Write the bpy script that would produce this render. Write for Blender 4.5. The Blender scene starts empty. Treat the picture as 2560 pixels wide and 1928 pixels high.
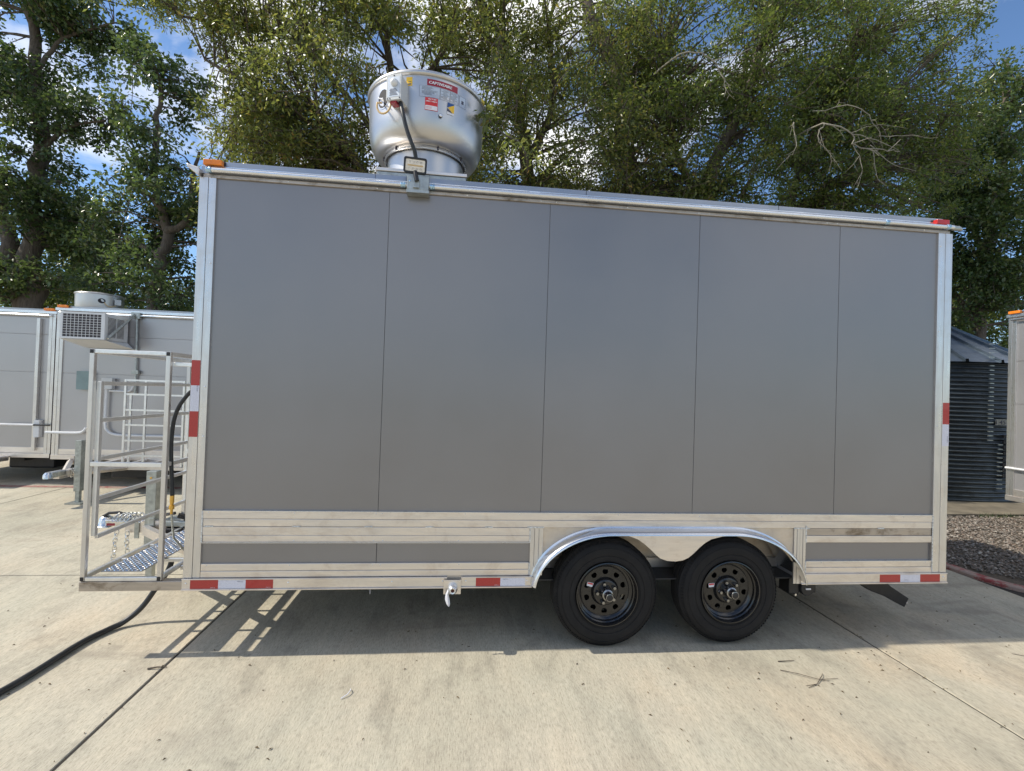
import bpy, bmesh, math, random
import numpy as np
from mathutils import Vector, Matrix
PI = math.pi
rad = math.radians
S = bpy.context.scene
C = S.collection
rng = random.Random(11)
NP = np.random.default_rng(5)

# ------------------------------------------------------------------ camera
def cam_setup():
    yaw, pitch, roll = 0.105717, 0.013844, 0.033314
    f = Vector((math.sin(yaw)*math.cos(pitch), math.cos(yaw)*math.cos(pitch), math.sin(pitch)))
    r = Vector((math.cos(yaw), -math.sin(yaw), 0)); u = r.cross(f)
    c, s = math.cos(roll), math.sin(roll)
    r2 = c*r + s*u; u2 = -s*r + c*u
    cd = bpy.data.cameras.new('camera'); cam = bpy.data.objects.new('camera', cd); C.objects.link(cam)
    m = Matrix((r2, u2, -f)).transposed().to_4x4(); m.translation = (1.625291, -3.266925, 1.330446)
    cam.matrix_world = m
    cd.sensor_fit = 'HORIZONTAL'; cd.sensor_width = 36; cd.lens = 36*1190/2560
    cd.clip_start = 0.05; cd.clip_end = 600
    S.camera = cam
cam_setup()

# ------------------------------------------------------------------ light
SUN_EL, SUN_DIR = 46.8, Vector((0.94, -0.012, -1.0)).normalized()     # sun to the left, in the plane of the trailer side
def light_setup():
    w = bpy.data.worlds.new('World'); S.world = w; w.use_nodes = True
    nt = w.node_tree; nd = nt.nodes; lk = nt.links; nd.clear()
    out = nd.new('ShaderNodeOutputWorld'); bg = nd.new('ShaderNodeBackground')
    sky = nd.new('ShaderNodeTexSky'); sky.sky_type = 'NISHITA'; sky.sun_disc = False
    sky.sun_elevation = rad(SUN_EL); sky.sun_rotation = rad(-90.7); sky.air_density = 1.0; sky.dust_density = 0.35; sky.ozone_density = 3.5
    tc = nd.new('ShaderNodeTexCoord')
    mp = nd.new('ShaderNodeMapping'); mp.inputs['Scale'].default_value = (1, 1, 1.9)
    mp.inputs['Location'].default_value = (3.1, 1.7, 0.4)
    lk.new(tc.outputs['Generated'], mp.inputs[0])
    n1 = nd.new('ShaderNodeTexNoise'); n1.inputs['Scale'].default_value = 2.3; n1.inputs['Detail'].default_value = 9; n1.inputs['Roughness'].default_value = 0.56
    n1.inputs['Distortion'].default_value = 0.3
    lk.new(mp.outputs[0], n1.inputs['Vector'])
    cr = nd.new('ShaderNodeValToRGB'); cr.color_ramp.elements[0].position = 0.49; cr.color_ramp.elements[1].position = 0.60
    lk.new(n1.outputs['Fac'], cr.inputs[0])
    mx = nd.new('ShaderNodeMix'); mx.data_type = 'RGBA'
    mx.inputs['B'].default_value = (8.2, 8.2, 8.3, 1)
    tn = nd.new('ShaderNodeMix'); tn.data_type = 'RGBA'; tn.blend_type = 'MULTIPLY'; tn.inputs['Factor'].default_value = 1; tn.inputs['B'].default_value = (0.90, 1.0, 1.08, 1)
    lk.new(sky.outputs[0], tn.inputs['A'])
    lk.new(cr.outputs['Color'], mx.inputs['Factor']); lk.new(tn.outputs['Result'], mx.inputs['A'])
    lk.new(mx.outputs['Result'], bg.inputs['Color']); bg.inputs['Strength'].default_value = 0.135
    lk.new(bg.outputs[0], out.inputs[0])
    ld = bpy.data.lights.new('sun', 'SUN'); ld.energy = 4.2; ld.angle = rad(0.55); ld.color = (1.0, 0.93, 0.80)
    lo = bpy.data.objects.new('sun', ld); C.objects.link(lo)
    lo.rotation_euler = SUN_DIR.to_track_quat('-Z', 'Y').to_euler(); lo.location = (-20, 0, 22)
    S.view_settings.view_transform = 'Standard'; S.view_settings.look = 'None'
    S.view_settings.gamma = 1; S.view_settings.exposure = 0.25; S.view_settings.use_curve_mapping = False
light_setup()

# ------------------------------------------------------------------ materials
def nodes_of(name):
    m = bpy.data.materials.new(name); m.use_nodes = True
    nt = m.node_tree; b = nt.nodes['Principled BSDF']
    return m, nt, b
def noise(nt, scale, detail=4, rough=0.5, vec=None, dist=0):
    n = nt.nodes.new('ShaderNodeTexNoise'); n.inputs['Scale'].default_value = scale
    n.inputs['Detail'].default_value = detail; n.inputs['Roughness'].default_value = rough; n.inputs['Distortion'].default_value = dist
    if vec: nt.links.new(vec, n.inputs['Vector'])
    return n
def coords(nt, scale=(1, 1, 1), kind='Object', rot=(0, 0, 0)):
    t = nt.nodes.new('ShaderNodeTexCoord'); mp = nt.nodes.new('ShaderNodeMapping')
    mp.inputs['Scale'].default_value = scale; mp.inputs['Rotation'].default_value = rot
    nt.links.new(t.outputs[kind], mp.inputs[0]); return mp.outputs[0]
def ramp(nt, src, stops):
    r = nt.nodes.new('ShaderNodeValToRGB'); e = r.color_ramp.elements
    while len(e) < len(stops): e.new(0.5)
    for i, (p, c) in enumerate(stops):
        e[i].position = p; e[i].color = (*c, 1) if len(c) == 3 else c
    nt.links.new(src, r.inputs[0]); return r.outputs['Color']
def mixc(nt, fac, a, b, mode='MIX'):
    m = nt.nodes.new('ShaderNodeMix'); m.data_type = 'RGBA'; m.blend_type = mode
    for k, v in (('Factor', fac), ('A', a), ('B', b)):
        if isinstance(v, (float, int)): m.inputs[k].default_value = v
        elif isinstance(v, tuple): m.inputs[k].default_value = (*v, 1)
        else: nt.links.new(v, m.inputs[k])
    return m.outputs['Result']
def bump(nt, b, src, strength, dist=0.01):
    n = nt.nodes.new('ShaderNodeBump'); n.inputs['Strength'].default_value = strength; n.inputs['Distance'].default_value = dist
    nt.links.new(src, n.inputs['Height']); nt.links.new(n.outputs[0], b.inputs['Normal'])
def plain(name, col, rough=0.5, metal=0.0, var=0.12, vs=6, coat=0, emit=None):
    m, nt, b = nodes_of(name)
    n = noise(nt, vs, 5, 0.6, coords(nt))
    lo = tuple(c*(1-var) for c in col); hi = tuple(min(1, c*(1+var)) for c in col)
    nt.links.new(ramp(nt, n.outputs['Fac'], [(0.3, lo), (0.7, hi)]), b.inputs['Base Color'])
    b.inputs['Roughness'].default_value = rough; b.inputs['Metallic'].default_value = metal
    if coat: b.inputs['Coat Weight'].default_value = coat
    return m
def alu(name, col=(0.80, 0.745, 0.69), rough=0.36, dirty=0.5, stretch=(0.6, 6, 6), metal=0.9, warm=(0.52, 0.45, 0.37)):
    m, nt, b = nodes_of(name)
    v = coords(nt, stretch); n = noise(nt, 5, 7, 0.62, v)
    v2 = coords(nt); n2 = noise(nt, 4.5, 8, 0.68, coords(nt, (1, 1.6, 1.6)), 0.5)
    c1 = ramp(nt, n.outputs['Fac'], [(0.3, tuple(x*0.84 for x in col)), (0.68, col)])
    k = ramp(nt, n2.outputs['Fac'], [(0.50, (0, 0, 0)), (0.66, (dirty, dirty, dirty))])
    nt.links.new(mixc(nt, k, c1, warm), b.inputs['Base Color'])
    rr = ramp(nt, n.outputs['Fac'], [(0.3, (rough+0.1,)*3), (0.7, (rough-0.06,)*3)])
    nt.links.new(rr, b.inputs['Roughness']); b.inputs['Metallic'].default_value = metal
    fine = noise(nt, 90, 2, 0.5, coords(nt, (0.2, 3, 3)))
    bump(nt, b, fine.outputs['Fac'], 0.05 if rough > .25 else .01, 0.002)
    return m
M = {}
M['alu'] = alu('mill_aluminium', dirty=0.42, warm=(0.50, 0.42, 0.36))
M['alu_v'] = alu('mill_aluminium_upright', (0.72, 0.70, 0.68), stretch=(6, 6, 0.6), rough=0.30, dirty=0.25)
M['alu_bright'] = alu('bright_aluminium', (0.80, 0.81, 0.83), 0.24, 0.15)
M['alu_dirty'] = alu('stained_aluminium', (0.50, 0.44, 0.38), 0.42, 0.95, (1.2, 8, 8), 0.8, (0.16, 0.12, 0.08))
M['alu_sheet'] = alu('tan_film_aluminium', (0.70, 0.60, 0.48), 0.5, 0.5, (2, 2, 2), 0.55, (0.5, 0.36, 0.22))
M['alu_tube'] = alu('tube_aluminium', (0.86, 0.86, 0.85), 0.34, 0.15, (3, 3, 3))
M['fender_alu'] = plain('fender_aluminium', (0.72, 0.73, 0.75), 0.25, 1.0, 0.04, 5)
M['roof_alu'] = alu('roof_aluminium', (0.40, 0.42, 0.45), 0.32, 0.2)
M['bowl'] = plain('spun_aluminium', (0.54, 0.525, 0.51), 0.36, 1.0, 0.05, 3)
M['galv'] = plain('galvanised_steel', (0.40, 0.42, 0.40), 0.40, 0.8, 0.25, 22)
M['zinc'] = plain('bright_zinc_chain', (0.7, 0.7, 0.68), 0.25, 1, 0.2, 40)
M['brass'] = plain('brass', (0.75, 0.45, 0.10), 0.3, 0.8, 0.2, 30)
M['clampblue'] = plain('zinc_clamp_with_blue_tint', (0.36, 0.52, 0.66), 0.25, 0.9, 0.4, 40)
M['black'] = plain('black_plastic', (0.014, 0.014, 0.016), 0.45, 0, 0.3, 20)
M['blackpaint'] = plain('gloss_black_paint', (0.010, 0.010, 0.011), 0.22, 0, 0.3, 20, coat=0.3)
M['underframe'] = plain('dark_underframe', (0.03, 0.03, 0.032), 0.6, 0.2)
M['rubber'] = plain('rubber_hose', (0.02, 0.022, 0.024), 0.45, 0, 0.3, 30)
M['nut'] = plain('dull_nut_steel', (0.30, 0.30, 0.30), 0.25, 1, 0.3, 60)
M['chrome'] = plain('chrome', (0.8, 0.8, 0.8), 0.12, 1, 0.05)
M['orange'] = plain('orange_lens', (0.80, 0.22, 0.01), 0.25, 0, 0.15, 30, coat=0.3)
M['redlens'] = plain('red_lens', (0.50, 0.02, 0.015), 0.25, 0, 0.15, 30, coat=0.3)
M['white'] = plain('white_vinyl', (0.72, 0.72, 0.76), 0.4, 0, 0.06)
M['ink'] = plain('dark_ink', (0.06, 0.06, 0.09), 0.5)
M['label'] = plain('clear_label', (0.50, 0.55, 0.62), 0.4, 0.3, 0.06, 30)
M['redsign'] = plain('red_sticker', (0.30, 0.02, 0.035), 0.4, 0, 0.1)
M['red2'] = plain('bright_red_sticker', (0.62, 0.04, 0.04), 0.4, 0, 0.1)
M['yellow'] = plain('yellow_sticker', (0.78, 0.48, 0.03), 0.45, 0, 0.1)
M['bluest'] = plain('blue_sticker', (0.01, 0.07, 0.25), 0.4)
M['tan'] = plain('tan_conduit', (0.60, 0.42, 0.20), 0.5)
M['greypaint'] = plain('grey_box_paint', (0.55, 0.56, 0.56), 0.4, 0.1, 0.06)
M['acwhite'] = plain('air_conditioner_white', (0.68, 0.69, 0.70), 0.45, 0, 0.05)
M['acdark'] = plain('dark_fins', (0.05, 0.045, 0.05), 0.6, 0.2, 0.3, 40)
M['dark'] = plain('dark_opening', (0.012, 0.010, 0.014), 0.7)
M['reflector'] = plain('lamp_reflector', (0.72, 0.62, 0.50), 0.25, 0.4, 0.25, 60)

def m_tape(name, col):
    m, nt, b = nodes_of(name)
    vo = nt.nodes.new('ShaderNodeTexVoronoi'); vo.inputs['Scale'].default_value = 160
    nt.links.new(coords(nt), vo.inputs['Vector'])
    nt.links.new(ramp(nt, vo.outputs['Distance'], [(0.0, tuple(c*0.8 for c in col)), (0.6, col)]), b.inputs['Base Color'])
    b.inputs['Roughness'].default_value = 0.35; b.inputs['Coat Weight'].default_value = 0.4
    return m
M['tapered'] = m_tape('red_reflective_tape', (0.42, 0.028, 0.025))
M['tapewhite'] = m_tape('white_reflective_tape', (0.66, 0.66, 0.74))

def m_panel(name='grey_composite_panel', col=(0.258, 0.249, 0.250)):
    m, nt, b = nodes_of(name)
    n = noise(nt, 1.3, 4, 0.5, coords(nt)); g = noise(nt, 1400, 1, 0.5, coords(nt))
    c = ramp(nt, n.outputs['Fac'], [(0.3, tuple(x*0.95 for x in col)), (0.7, tuple(x*1.04 for x in col))])
    c = mixc(nt, 0.10, c, g.outputs['Color'], 'OVERLAY')
    nt.links.new(c, b.inputs['Base Color'])
    rr = ramp(nt, n.outputs['Fac'], [(0.3, (0.30,)*3), (0.7, (0.37,)*3)])
    nt.links.new(rr, b.inputs['Roughness']); b.inputs['Metallic'].default_value = 0.6
    w = noise(nt, 0.8, 3, 0.4, coords(nt)); bump(nt, b, w.outputs['Fac'], 0.12, 0.012)
    return m
M['panel'] = m_panel()
M['panel_lit'] = m_panel('lit_grey_panel', (0.43, 0.42, 0.425))  # lit copy of the grey panel: brighter light on background trailers put into colour

def m_tyre():
    m, nt, b = nodes_of('tyre_rubber')
    n = noise(nt, 9, 6, 0.65, coords(nt))
    nt.links.new(ramp(nt, n.outputs['Fac'], [(0.3, (0.008, 0.008, 0.009)), (0.75, (0.017, 0.016, 0.016))]), b.inputs['Base Color'])
    b.inputs['Roughness'].default_value = 0.72; b.inputs['Specular IOR Level'].default_value = 0.28
    bump(nt, b, noise(nt, 130, 2).outputs['Fac'], 0.1, 0.002)
    return m
M['tyre'] = m_tyre()

def m_concrete():
    m, nt, b = nodes_of('broom_finished_concrete')
    big = noise(nt, 0.55, 6, 0.6, coords(nt, (1, 0.55, 1)))
    mid = noise(nt, 3.2, 8, 0.68, coords(nt, (1.4, 0.6, 1)), 0.5)
    streak = noise(nt, 26, 4, 0.6, coords(nt, (1.0, 0.07, 1), rot=(0, 0, 0.05))); broom = noise(nt, 150, 5, 0.75, coords(nt, (1.0, 0.16, 1)))
    fine = noise(nt, 240, 3, 0.7, coords(nt))
    c = ramp(nt, big.outputs['Fac'], [(0.3, (0.395, 0.355, 0.275)), (0.5, (0.465, 0.42, 0.33)), (0.72, (0.52, 0.475, 0.385))])
    k = ramp(nt, mid.outputs['Fac'], [(0.30, (0.70, 0.70, 0.70)), (0.5, (0.97, 0.97, 0.97)), (0.75, (1.08, 1.07, 1.05))])
    c = mixc(nt, 1.0, c, k, 'MULTIPLY')
    k2 = ramp(nt, streak.outputs['Fac'], [(0.3, (0.86, 0.86, 0.86)), (0.7, (1.06, 1.06, 1.06))])
    c = mixc(nt, 0.8, c, k2, 'MULTIPLY')
    k3 = ramp(nt, fine.outputs['Fac'], [(0.3, (0.80, 0.80, 0.78)), (0.6, (1.05, 1.05, 1.05))])
    c = mixc(nt, 0.75, c, k3, 'MULTIPLY')
    c = mixc(nt, 0.68, c, ramp(nt, broom.outputs['Fac'], [(0.36, (0.50, 0.49, 0.46)), (0.46, (0.94, 0.94, 0.93)), (0.64, (1.25, 1.24, 1.20))]), 'MULTIPLY')
    tint = noise(nt, 1.1, 5, 0.6, coords(nt, (1, .8, 1)), 0.4)
    c = mixc(nt, 0.7, c, ramp(nt, tint.outputs['Fac'], [(0.35, (0.95, 1.0, 1.02)), (0.55, (1, 1, 1)), (0.7, (1.06, 0.98, 0.92))]), 'MULTIPLY')
    # oil and tyre stains with a shape of their own
    st = noise(nt, 1.7, 5, 0.6, coords(nt, (0.45, 1.6, 1), rot=(0, 0, -0.55)), 0.6)
    f = ramp(nt, st.outputs['Fac'], [(0.60, (0, 0, 0)), (0.72, (0.45, 0.45, 0.45))])
    c = mixc(nt, f, c, (0.20, 0.175, 0.14))
    sp = nt.nodes.new('ShaderNodeTexVoronoi'); sp.inputs['Scale'].default_value = 5.0
    nt.links.new(coords(nt), sp.inputs['Vector'])
    f2 = ramp(nt, sp.outputs['Distance'], [(0.010, (0.5, 0.5, 0.5)), (0.022, (0, 0, 0))])
    c = mixc(nt, f2, c, (0.12, 0.10, 0.08))
    nt.links.new(c, b.inputs['Base Color']); b.inputs['Roughness'].default_value = 0.85
    ad = nt.nodes.new('ShaderNodeMath'); ad.operation = 'ADD'
    nt.links.new(broom.outputs['Fac'], ad.inputs[0]); nt.links.new(fine.outputs['Fac'], ad.inputs[1])
    bump(nt, b, ad.outputs[0], 0.35, 0.006)
    return m
M['concrete'] = m_concrete()
def m_dirt():
    m, nt, b = nodes_of('dirt_and_grass')
    a = noise(nt, 1.2, 8, 0.7, coords(nt)); g = noise(nt, 30, 5, 0.7, coords(nt))
    c = ramp(nt, a.outputs['Fac'], [(0.35, (0.055, 0.075, 0.025)), (0.55, (0.10, 0.10, 0.045)), (0.7, (0.17, 0.13, 0.08))])
    c = mixc(nt, 0.5, c, ramp(nt, g.outputs['Fac'], [(0.3, (0.6,)*3), (0.7, (1.3,)*3)]), 'MULTIPLY')
    nt.links.new(c, b.inputs['Base Color']); b.inputs['Roughness'].default_value = 0.95
    bump(nt, b, g.outputs['Fac'], 0.6, 0.03)
    return m
M['dirt'] = m_dirt()
def m_redpaint():
    m, nt, b = nodes_of('worn_red_kerb_paint')
    n = noise(nt, 9, 8, 0.75, coords(nt))
    c = mixc(nt, ramp(nt, n.outputs['Fac'], [(0.42, (0, 0, 0)), (0.52, (1, 1, 1))]), (0.27, 0.050, 0.05), (0.33, 0.24, 0.20))
    nt.links.new(c, b.inputs['Base Color']); b.inputs['Roughness'].default_value = 0.8
    return m
M['redpaint'] = m_redpaint()
def m_stone():
    m, nt, b = nodes_of('river_gravel')
    g = nt.nodes.new('ShaderNodeNewGeometry')
    c = ramp(nt, g.outputs['Random Per Island'], [(0.0, (0.06, 0.055, 0.045)), (0.3, (0.15, 0.13, 0.11)), (0.6, (0.25, 0.22, 0.19)), (0.85, (0.18, 0.13, 0.10)), (1.0, (0.42, 0.39, 0.34))])  # stone colours darkened to carry the tree shade over the bed
    nt.links.new(c, b.inputs['Base Color']); b.inputs['Roughness'].default_value = 0.8
    return m
M['stone'] = m_stone()
M['gravelbed'] = plain('gravel_bed', (0.09, 0.07, 0.05), 0.9, 0, 0.5, 40)
M['slab'] = plain('old_concrete_slab', (0.17, 0.145, 0.105), 0.85, 0, 0.35, 3)
def m_bark(name, a, b_):
    m, nt, b = nodes_of(name)
    n = noise(nt, 14, 8, 0.7, coords(nt, (2, 2, 0.35)))
    nt.links.new(ramp(nt, n.outputs['Fac'], [(0.3, a), (0.7, b_)]), b.inputs['Base Color'])
    b.inputs['Roughness'].default_value = 0.9; bump(nt, b, n.outputs['Fac'], 0.8, 0.03)
    return m
M['bark'] = m_bark('bark', (0.055, 0.042, 0.032), (0.17, 0.14, 0.11))
M['palebark'] = m_bark('pale_dead_wood', (0.20, 0.18, 0.14), (0.40, 0.37, 0.30))
def m_leaf(name, stops, rough=0.30, trans=0.28, tcol=(0.22, 0.30, 0.04)):
    m, nt, b = nodes_of(name)
    g = nt.nodes.new('ShaderNodeNewGeometry')
    c = ramp(nt, g.outputs['Random Per Island'], stops)
    big = noise(nt, 0.9, 3, 0.5, coords(nt))
    c = mixc(nt, 0.7, c, ramp(nt, big.outputs['Fac'], [(0.35, (0.65, 0.75, 0.8)), (0.65, (1.35, 1.2, 0.95))]), 'MULTIPLY')
    nt.links.new(c, b.inputs['Base Color']); b.inputs['Roughness'].default_value = rough
    b.inputs['Specular IOR Level'].default_value = 0.6
    t = nt.nodes.new('ShaderNodeBsdfTranslucent'); nt.links.new(mixc(nt, 0.6, c, tcol), t.inputs['Color'])
    ms = nt.nodes.new('ShaderNodeMixShader'); ms.inputs[0].default_value = trans
    nt.links.new(b.outputs[0], ms.inputs[1]); nt.links.new(t.outputs[0], ms.inputs[2])
    nt.links.new(ms.outputs[0], nt.nodes['Material Output'].inputs['Surface'])
    return m
M['oakleaf'] = m_leaf('oak_leaves', [(0.0, (0.040, 0.065, 0.024)), (0.35, (0.085, 0.12, 0.038)), (0.7, (0.145, 0.175, 0.05)), (0.93, (0.25, 0.23, 0.06)), (1.0, (0.30, 0.16, 0.05))], trans=0.5, tcol=(0.36, 0.40, 0.08))
M['darkleaf'] = m_leaf('dark_green_leaves', [(0.0, (0.022, 0.048, 0.020)), (0.4, (0.052, 0.092, 0.034)), (0.8, (0.10, 0.145, 0.048)), (1.0, (0.19, 0.21, 0.07))], trans=0.36, tcol=(0.20, 0.29, 0.07))
M['shadeleaf'] = m_leaf('deep_green_leaves', [(0.0, (0.03, 0.055, 0.018)), (0.4, (0.07, 0.105, 0.028)), (0.8, (0.13, 0.165, 0.045)), (1.0, (0.23, 0.21, 0.06))], trans=0.5, tcol=(0.30, 0.38, 0.07))
M['bin'] = alu('weathered_shaded_bin_steel', (0.085, 0.105, 0.12), 0.38, 0.6, (1, 1, 1), 0.5, (0.03, 0.03, 0.025))  # base colour darkened to stand in for tree shade on the tank
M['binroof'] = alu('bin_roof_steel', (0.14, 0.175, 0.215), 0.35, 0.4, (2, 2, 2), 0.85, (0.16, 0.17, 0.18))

# ------------------------------------------------------------------ mesh helpers
class MB:
    def __init__(s): s.v = []; s.f = []
    def add(s, vs, fs):
        o = len(s.v); s.v += [tuple(v) for v in vs]; s.f += [tuple(i+o for i in f) for f in fs]; return s
    def box(s, x0, x1, y0, y1, z0, z1):
        if x0 > x1: x0, x1 = x1, x0
        if y0 > y1: y0, y1 = y1, y0
        if z0 > z1: z0, z1 = z1, z0
        return s.add([(x0,y0,z0),(x1,y0,z0),(x1,y1,z0),(x0,y1,z0),(x0,y0,z1),(x1,y0,z1),(x1,y1,z1),(x0,y1,z1)],
              [(0,3,2,1),(4,5,6,7),(0,1,5,4),(1,2,6,5),(2,3,7,6),(3,0,4,7)])
    def tube(s, pts, r, n=10, cap=True, rs=None):
        P = [Vector(p) for p in pts]; N = len(P); rings = []
        up = None
        for i, p in enumerate(P):
            t = (P[min(i+1, N-1)] - P[max(i-1, 0)]).normalized()
            if up is None:
                a = Vector((0, 0, 1)) if abs(t.z) < 0.9 else Vector((1, 0, 0)); up = (a - t*a.dot(t)).normalized()
            else:
                up = (up - t*up.dot(t)); up = up.normalized() if up.length > 1e-6 else Vector((1, 0, 0))
            sd = t.cross(up); rr = rs[i] if rs else r
            rings.append([p + (up*math.cos(2*PI*k/n) + sd*math.sin(2*PI*k/n))*rr for k in range(n)])
        vs = [v for ring in rings for v in ring]; fs = []
        for i in range(N-1):
            for k in range(n): fs.append((i*n+k, i*n+(k+1) % n, (i+1)*n+(k+1) % n, (i+1)*n+k))
        if cap: fs.append(tuple(range(n-1, -1, -1))); fs.append(tuple((N-1)*n+k for k in range(n)))
        return s.add(vs, fs)
    def lathe(s, prof, n, c, axis='z', close=False, a0=0, a1=2*PI):
        # prof: list of (r, h); axis z or y (h along axis)
        full = abs(a1-a0-2*PI) < 1e-6; m = n if full else n+1; vs = []; fs = []
        for i in range(m):
            a = a0 + (a1-a0)*i/n
            for r, h in prof:
                if axis == 'z': vs.append((c[0]+r*math.cos(a), c[1]+r*math.sin(a), c[2]+h))
                else: vs.append((c[0]+r*math.cos(a), c[1]+h, c[2]+r*math.sin(a)))
        k = len(prof)
        for i in range(n):
            j = (i+1) % m
            for q in range(k-1): fs.append((i*k+q, j*k+q, j*k+q+1, i*k+q+1))
        return s.add(vs, fs)
    def build(s, name, mat, parent=None, smooth=False, bevel=0, label=None, angle=35):
        me = bpy.data.meshes.new(name); me.from_pydata(s.v, [], s.f); me.update()
        if isinstance(mat, str): mat = M[mat]
        me.materials.append(mat)
        if smooth:
            me.polygons.foreach_set('use_smooth', [True]*len(me.polygons))
            try: me.set_sharp_from_angle(angle=rad(angle))
            except Exception: pass
        o = bpy.data.objects.new(name, me); C.objects.link(o)
        if parent: o.parent = parent
        if bevel:
            b = o.modifiers.new('bevel', 'BEVEL'); b.width = bevel; b.segments = 2; b.limit_method = 'ANGLE'; b.angle_limit = rad(40)
        if label: o['label'] = label
        return o
def fixn(o):
    bm = bmesh.new(); bm.from_mesh(o.data); bmesh.ops.recalc_face_normals(bm, faces=bm.faces); bm.to_mesh(o.data); bm.free(); return o
def inst(src, loc, parent, rot=(0, 0, 0), scale=(1, 1, 1), mat=None):
    o = src.copy(); C.objects.link(o); o.parent = parent; o.location = loc; o.rotation_euler = rot; o.scale = scale; return o
def empty(name, loc=(0, 0, 0), label=None, cat=None, group=None, parent=None):
    o = bpy.data.objects.new(name, None); C.objects.link(o); o.location = loc; o.empty_display_size = 0.2
    if parent: o.parent = parent
    if label: o['label'] = label
    if cat: o['category'] = cat
    if group: o['group'] = group
    return o
def tag(o, label, cat, group=None, kind=None):
    if label: o['label'] = label
    if cat: o['category'] = cat
    if group: o['group'] = group
    if kind: o['kind'] = kind
    return o
def struct(o): o['kind'] = 'structure'; return o
def text_geo(s, size):
    cu = bpy.data.curves.new('t', 'FONT'); cu.body = s; cu.size = size; cu.resolution_u = 2
    o = bpy.data.objects.new('t', cu); C.objects.link(o)
    dg = bpy.context.evaluated_depsgraph_get(); dg.update()
    me = o.evaluated_get(dg).to_mesh()
    vs = [(v.co.x, v.co.y) for v in me.vertices]; fs = [tuple(p.vertices) for p in me.polygons]
    o.evaluated_get(dg).to_mesh_clear(); bpy.data.objects.remove(o); bpy.data.curves.remove(cu)
    x0 = min(v[0] for v in vs); x1 = max(v[0] for v in vs); y0 = min(v[1] for v in vs); y1 = max(v[1] for v in vs)
    return [(x-x0, y-y0) for x, y in vs], fs, x1-x0, y1-y0
def bez(p0, p1, p2, p3, n=12):
    p0, p1, p2, p3 = map(Vector, (p0, p1, p2, p3)); out = []
    for i in range(n+1):
        t = i/n; out.append(p0*(1-t)**3 + p1*3*t*(1-t)**2 + p2*3*t*t*(1-t) + p3*t**3)
    return out
def smooth_path(pts, n=6):
    P = [Vector(p) for p in pts]; P = [P[0]*2-P[1]] + P + [P[-1]*2-P[-2]]; out = []
    for i in range(1, len(P)-2):
        for k in range(n):
            t = k/n; a, b, c, d = P[i-1], P[i], P[i+1], P[i+2]
            out.append(0.5*((2*b)+(c-a)*t+(2*a-5*b+4*c-d)*t*t+(3*b-a-3*c+d)*t**3))
    out.append(P[-2]); return out

GZ = -0.42     # ground level; the trailer's bottom rail is z = 0
# ================================================================== SETTING
g = MB().add([(-300,-300,GZ-0.02),(300,-300,GZ-0.02),(300,300,GZ-0.02),(-300,300,GZ-0.02)], [(0,1,2,3)]).build('ground', 'dirt'); struct(g)
# concrete yard: slabs with recessed joints between them
yard = struct(empty('concrete_yard'))
XJ = [-60,-24,-19.2,-14.4,-9.6,-4.55,-0.125,4.66,9.4,14.2,19,60]
YJ = [-60,-12,-8,-3.9,1.36,6.2,11.0]
JW = 0.0075
def slab(x0, x1, y0, y1):
    mb = MB(); z = GZ; d = 0.018; c = 0.004
    xs = [x0+JW, x0+JW+c, x1-JW-c, x1-JW]; ys = [y0+JW, y0+JW+c, y1-JW-c, y1-JW]
    vs = [(xs[1],ys[1],z),(xs[2],ys[1],z),(xs[2],ys[2],z),(xs[1],ys[2],z),
          (xs[0],ys[0],z-c),(xs[3],ys[0],z-c),(xs[3],ys[3],z-c),(xs[0],ys[3],z-c),
          (xs[0],ys[0],z-d),(xs[3],ys[0],z-d),(xs[3],ys[3],z-d),(xs[0],ys[3],z-d)]
    fs = [(0,1,2,3)] + [(4+i, 4+(i+1) % 4, (i+1) % 4, i) for i in range(4)] + [(8+i, 8+(i+1) % 4, 4+(i+1) % 4, 4+i) for i in range(4)]
    mb.add(vs, fs); mb.build('slab', 'concrete', yard)
for i in range(len(XJ)-1):
    for j in range(len(YJ)-1):
        x0, x1, y0, y1 = XJ[i], XJ[i+1], YJ[j], YJ[j+1]
        if y1 <= -3 or x1 <= 6.9: slab(x0, x1, y0, y1)
        elif x0 < 6.9: slab(x0, 6.9, y0, y1)
        elif y0 < -3.8: slab(x0, x1, y0, min(y1, -3.9))
        if y0 == -3.9 and x1 > 6.9: slab(max(x0, 6.9), x1, y0, 0.45)
MB().add([(-60,-60,GZ-0.0055),(60,-60,GZ-0.0055),(60,11,GZ-0.0055),(-60,11,GZ-0.0055)], [(0,1,2,3)]).build('joint_filler', plain('joint_filler', (0.028, 0.024, 0.02), 0.9), yard)
# thin crack in the yard on the right
cp = [(5.6+0.28*i+rng.uniform(-.03,.03), -0.25-0.16*i+rng.uniform(-.02,.02), GZ+0.002) for i in range(9)]
mbc = MB()
for a, b in zip(cp[:-1], cp[1:]):
    mbc.add([(a[0], a[1], a[2]), (b[0], b[1], b[2]), (b[0]+.004, b[1]+.008, b[2]), (a[0]+.004, a[1]+.008, a[2])], [(0,1,2,3)])
mbc.build('crack', plain('crack_dirt', (0.13, 0.11, 0.09), 0.9), yard)
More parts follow.
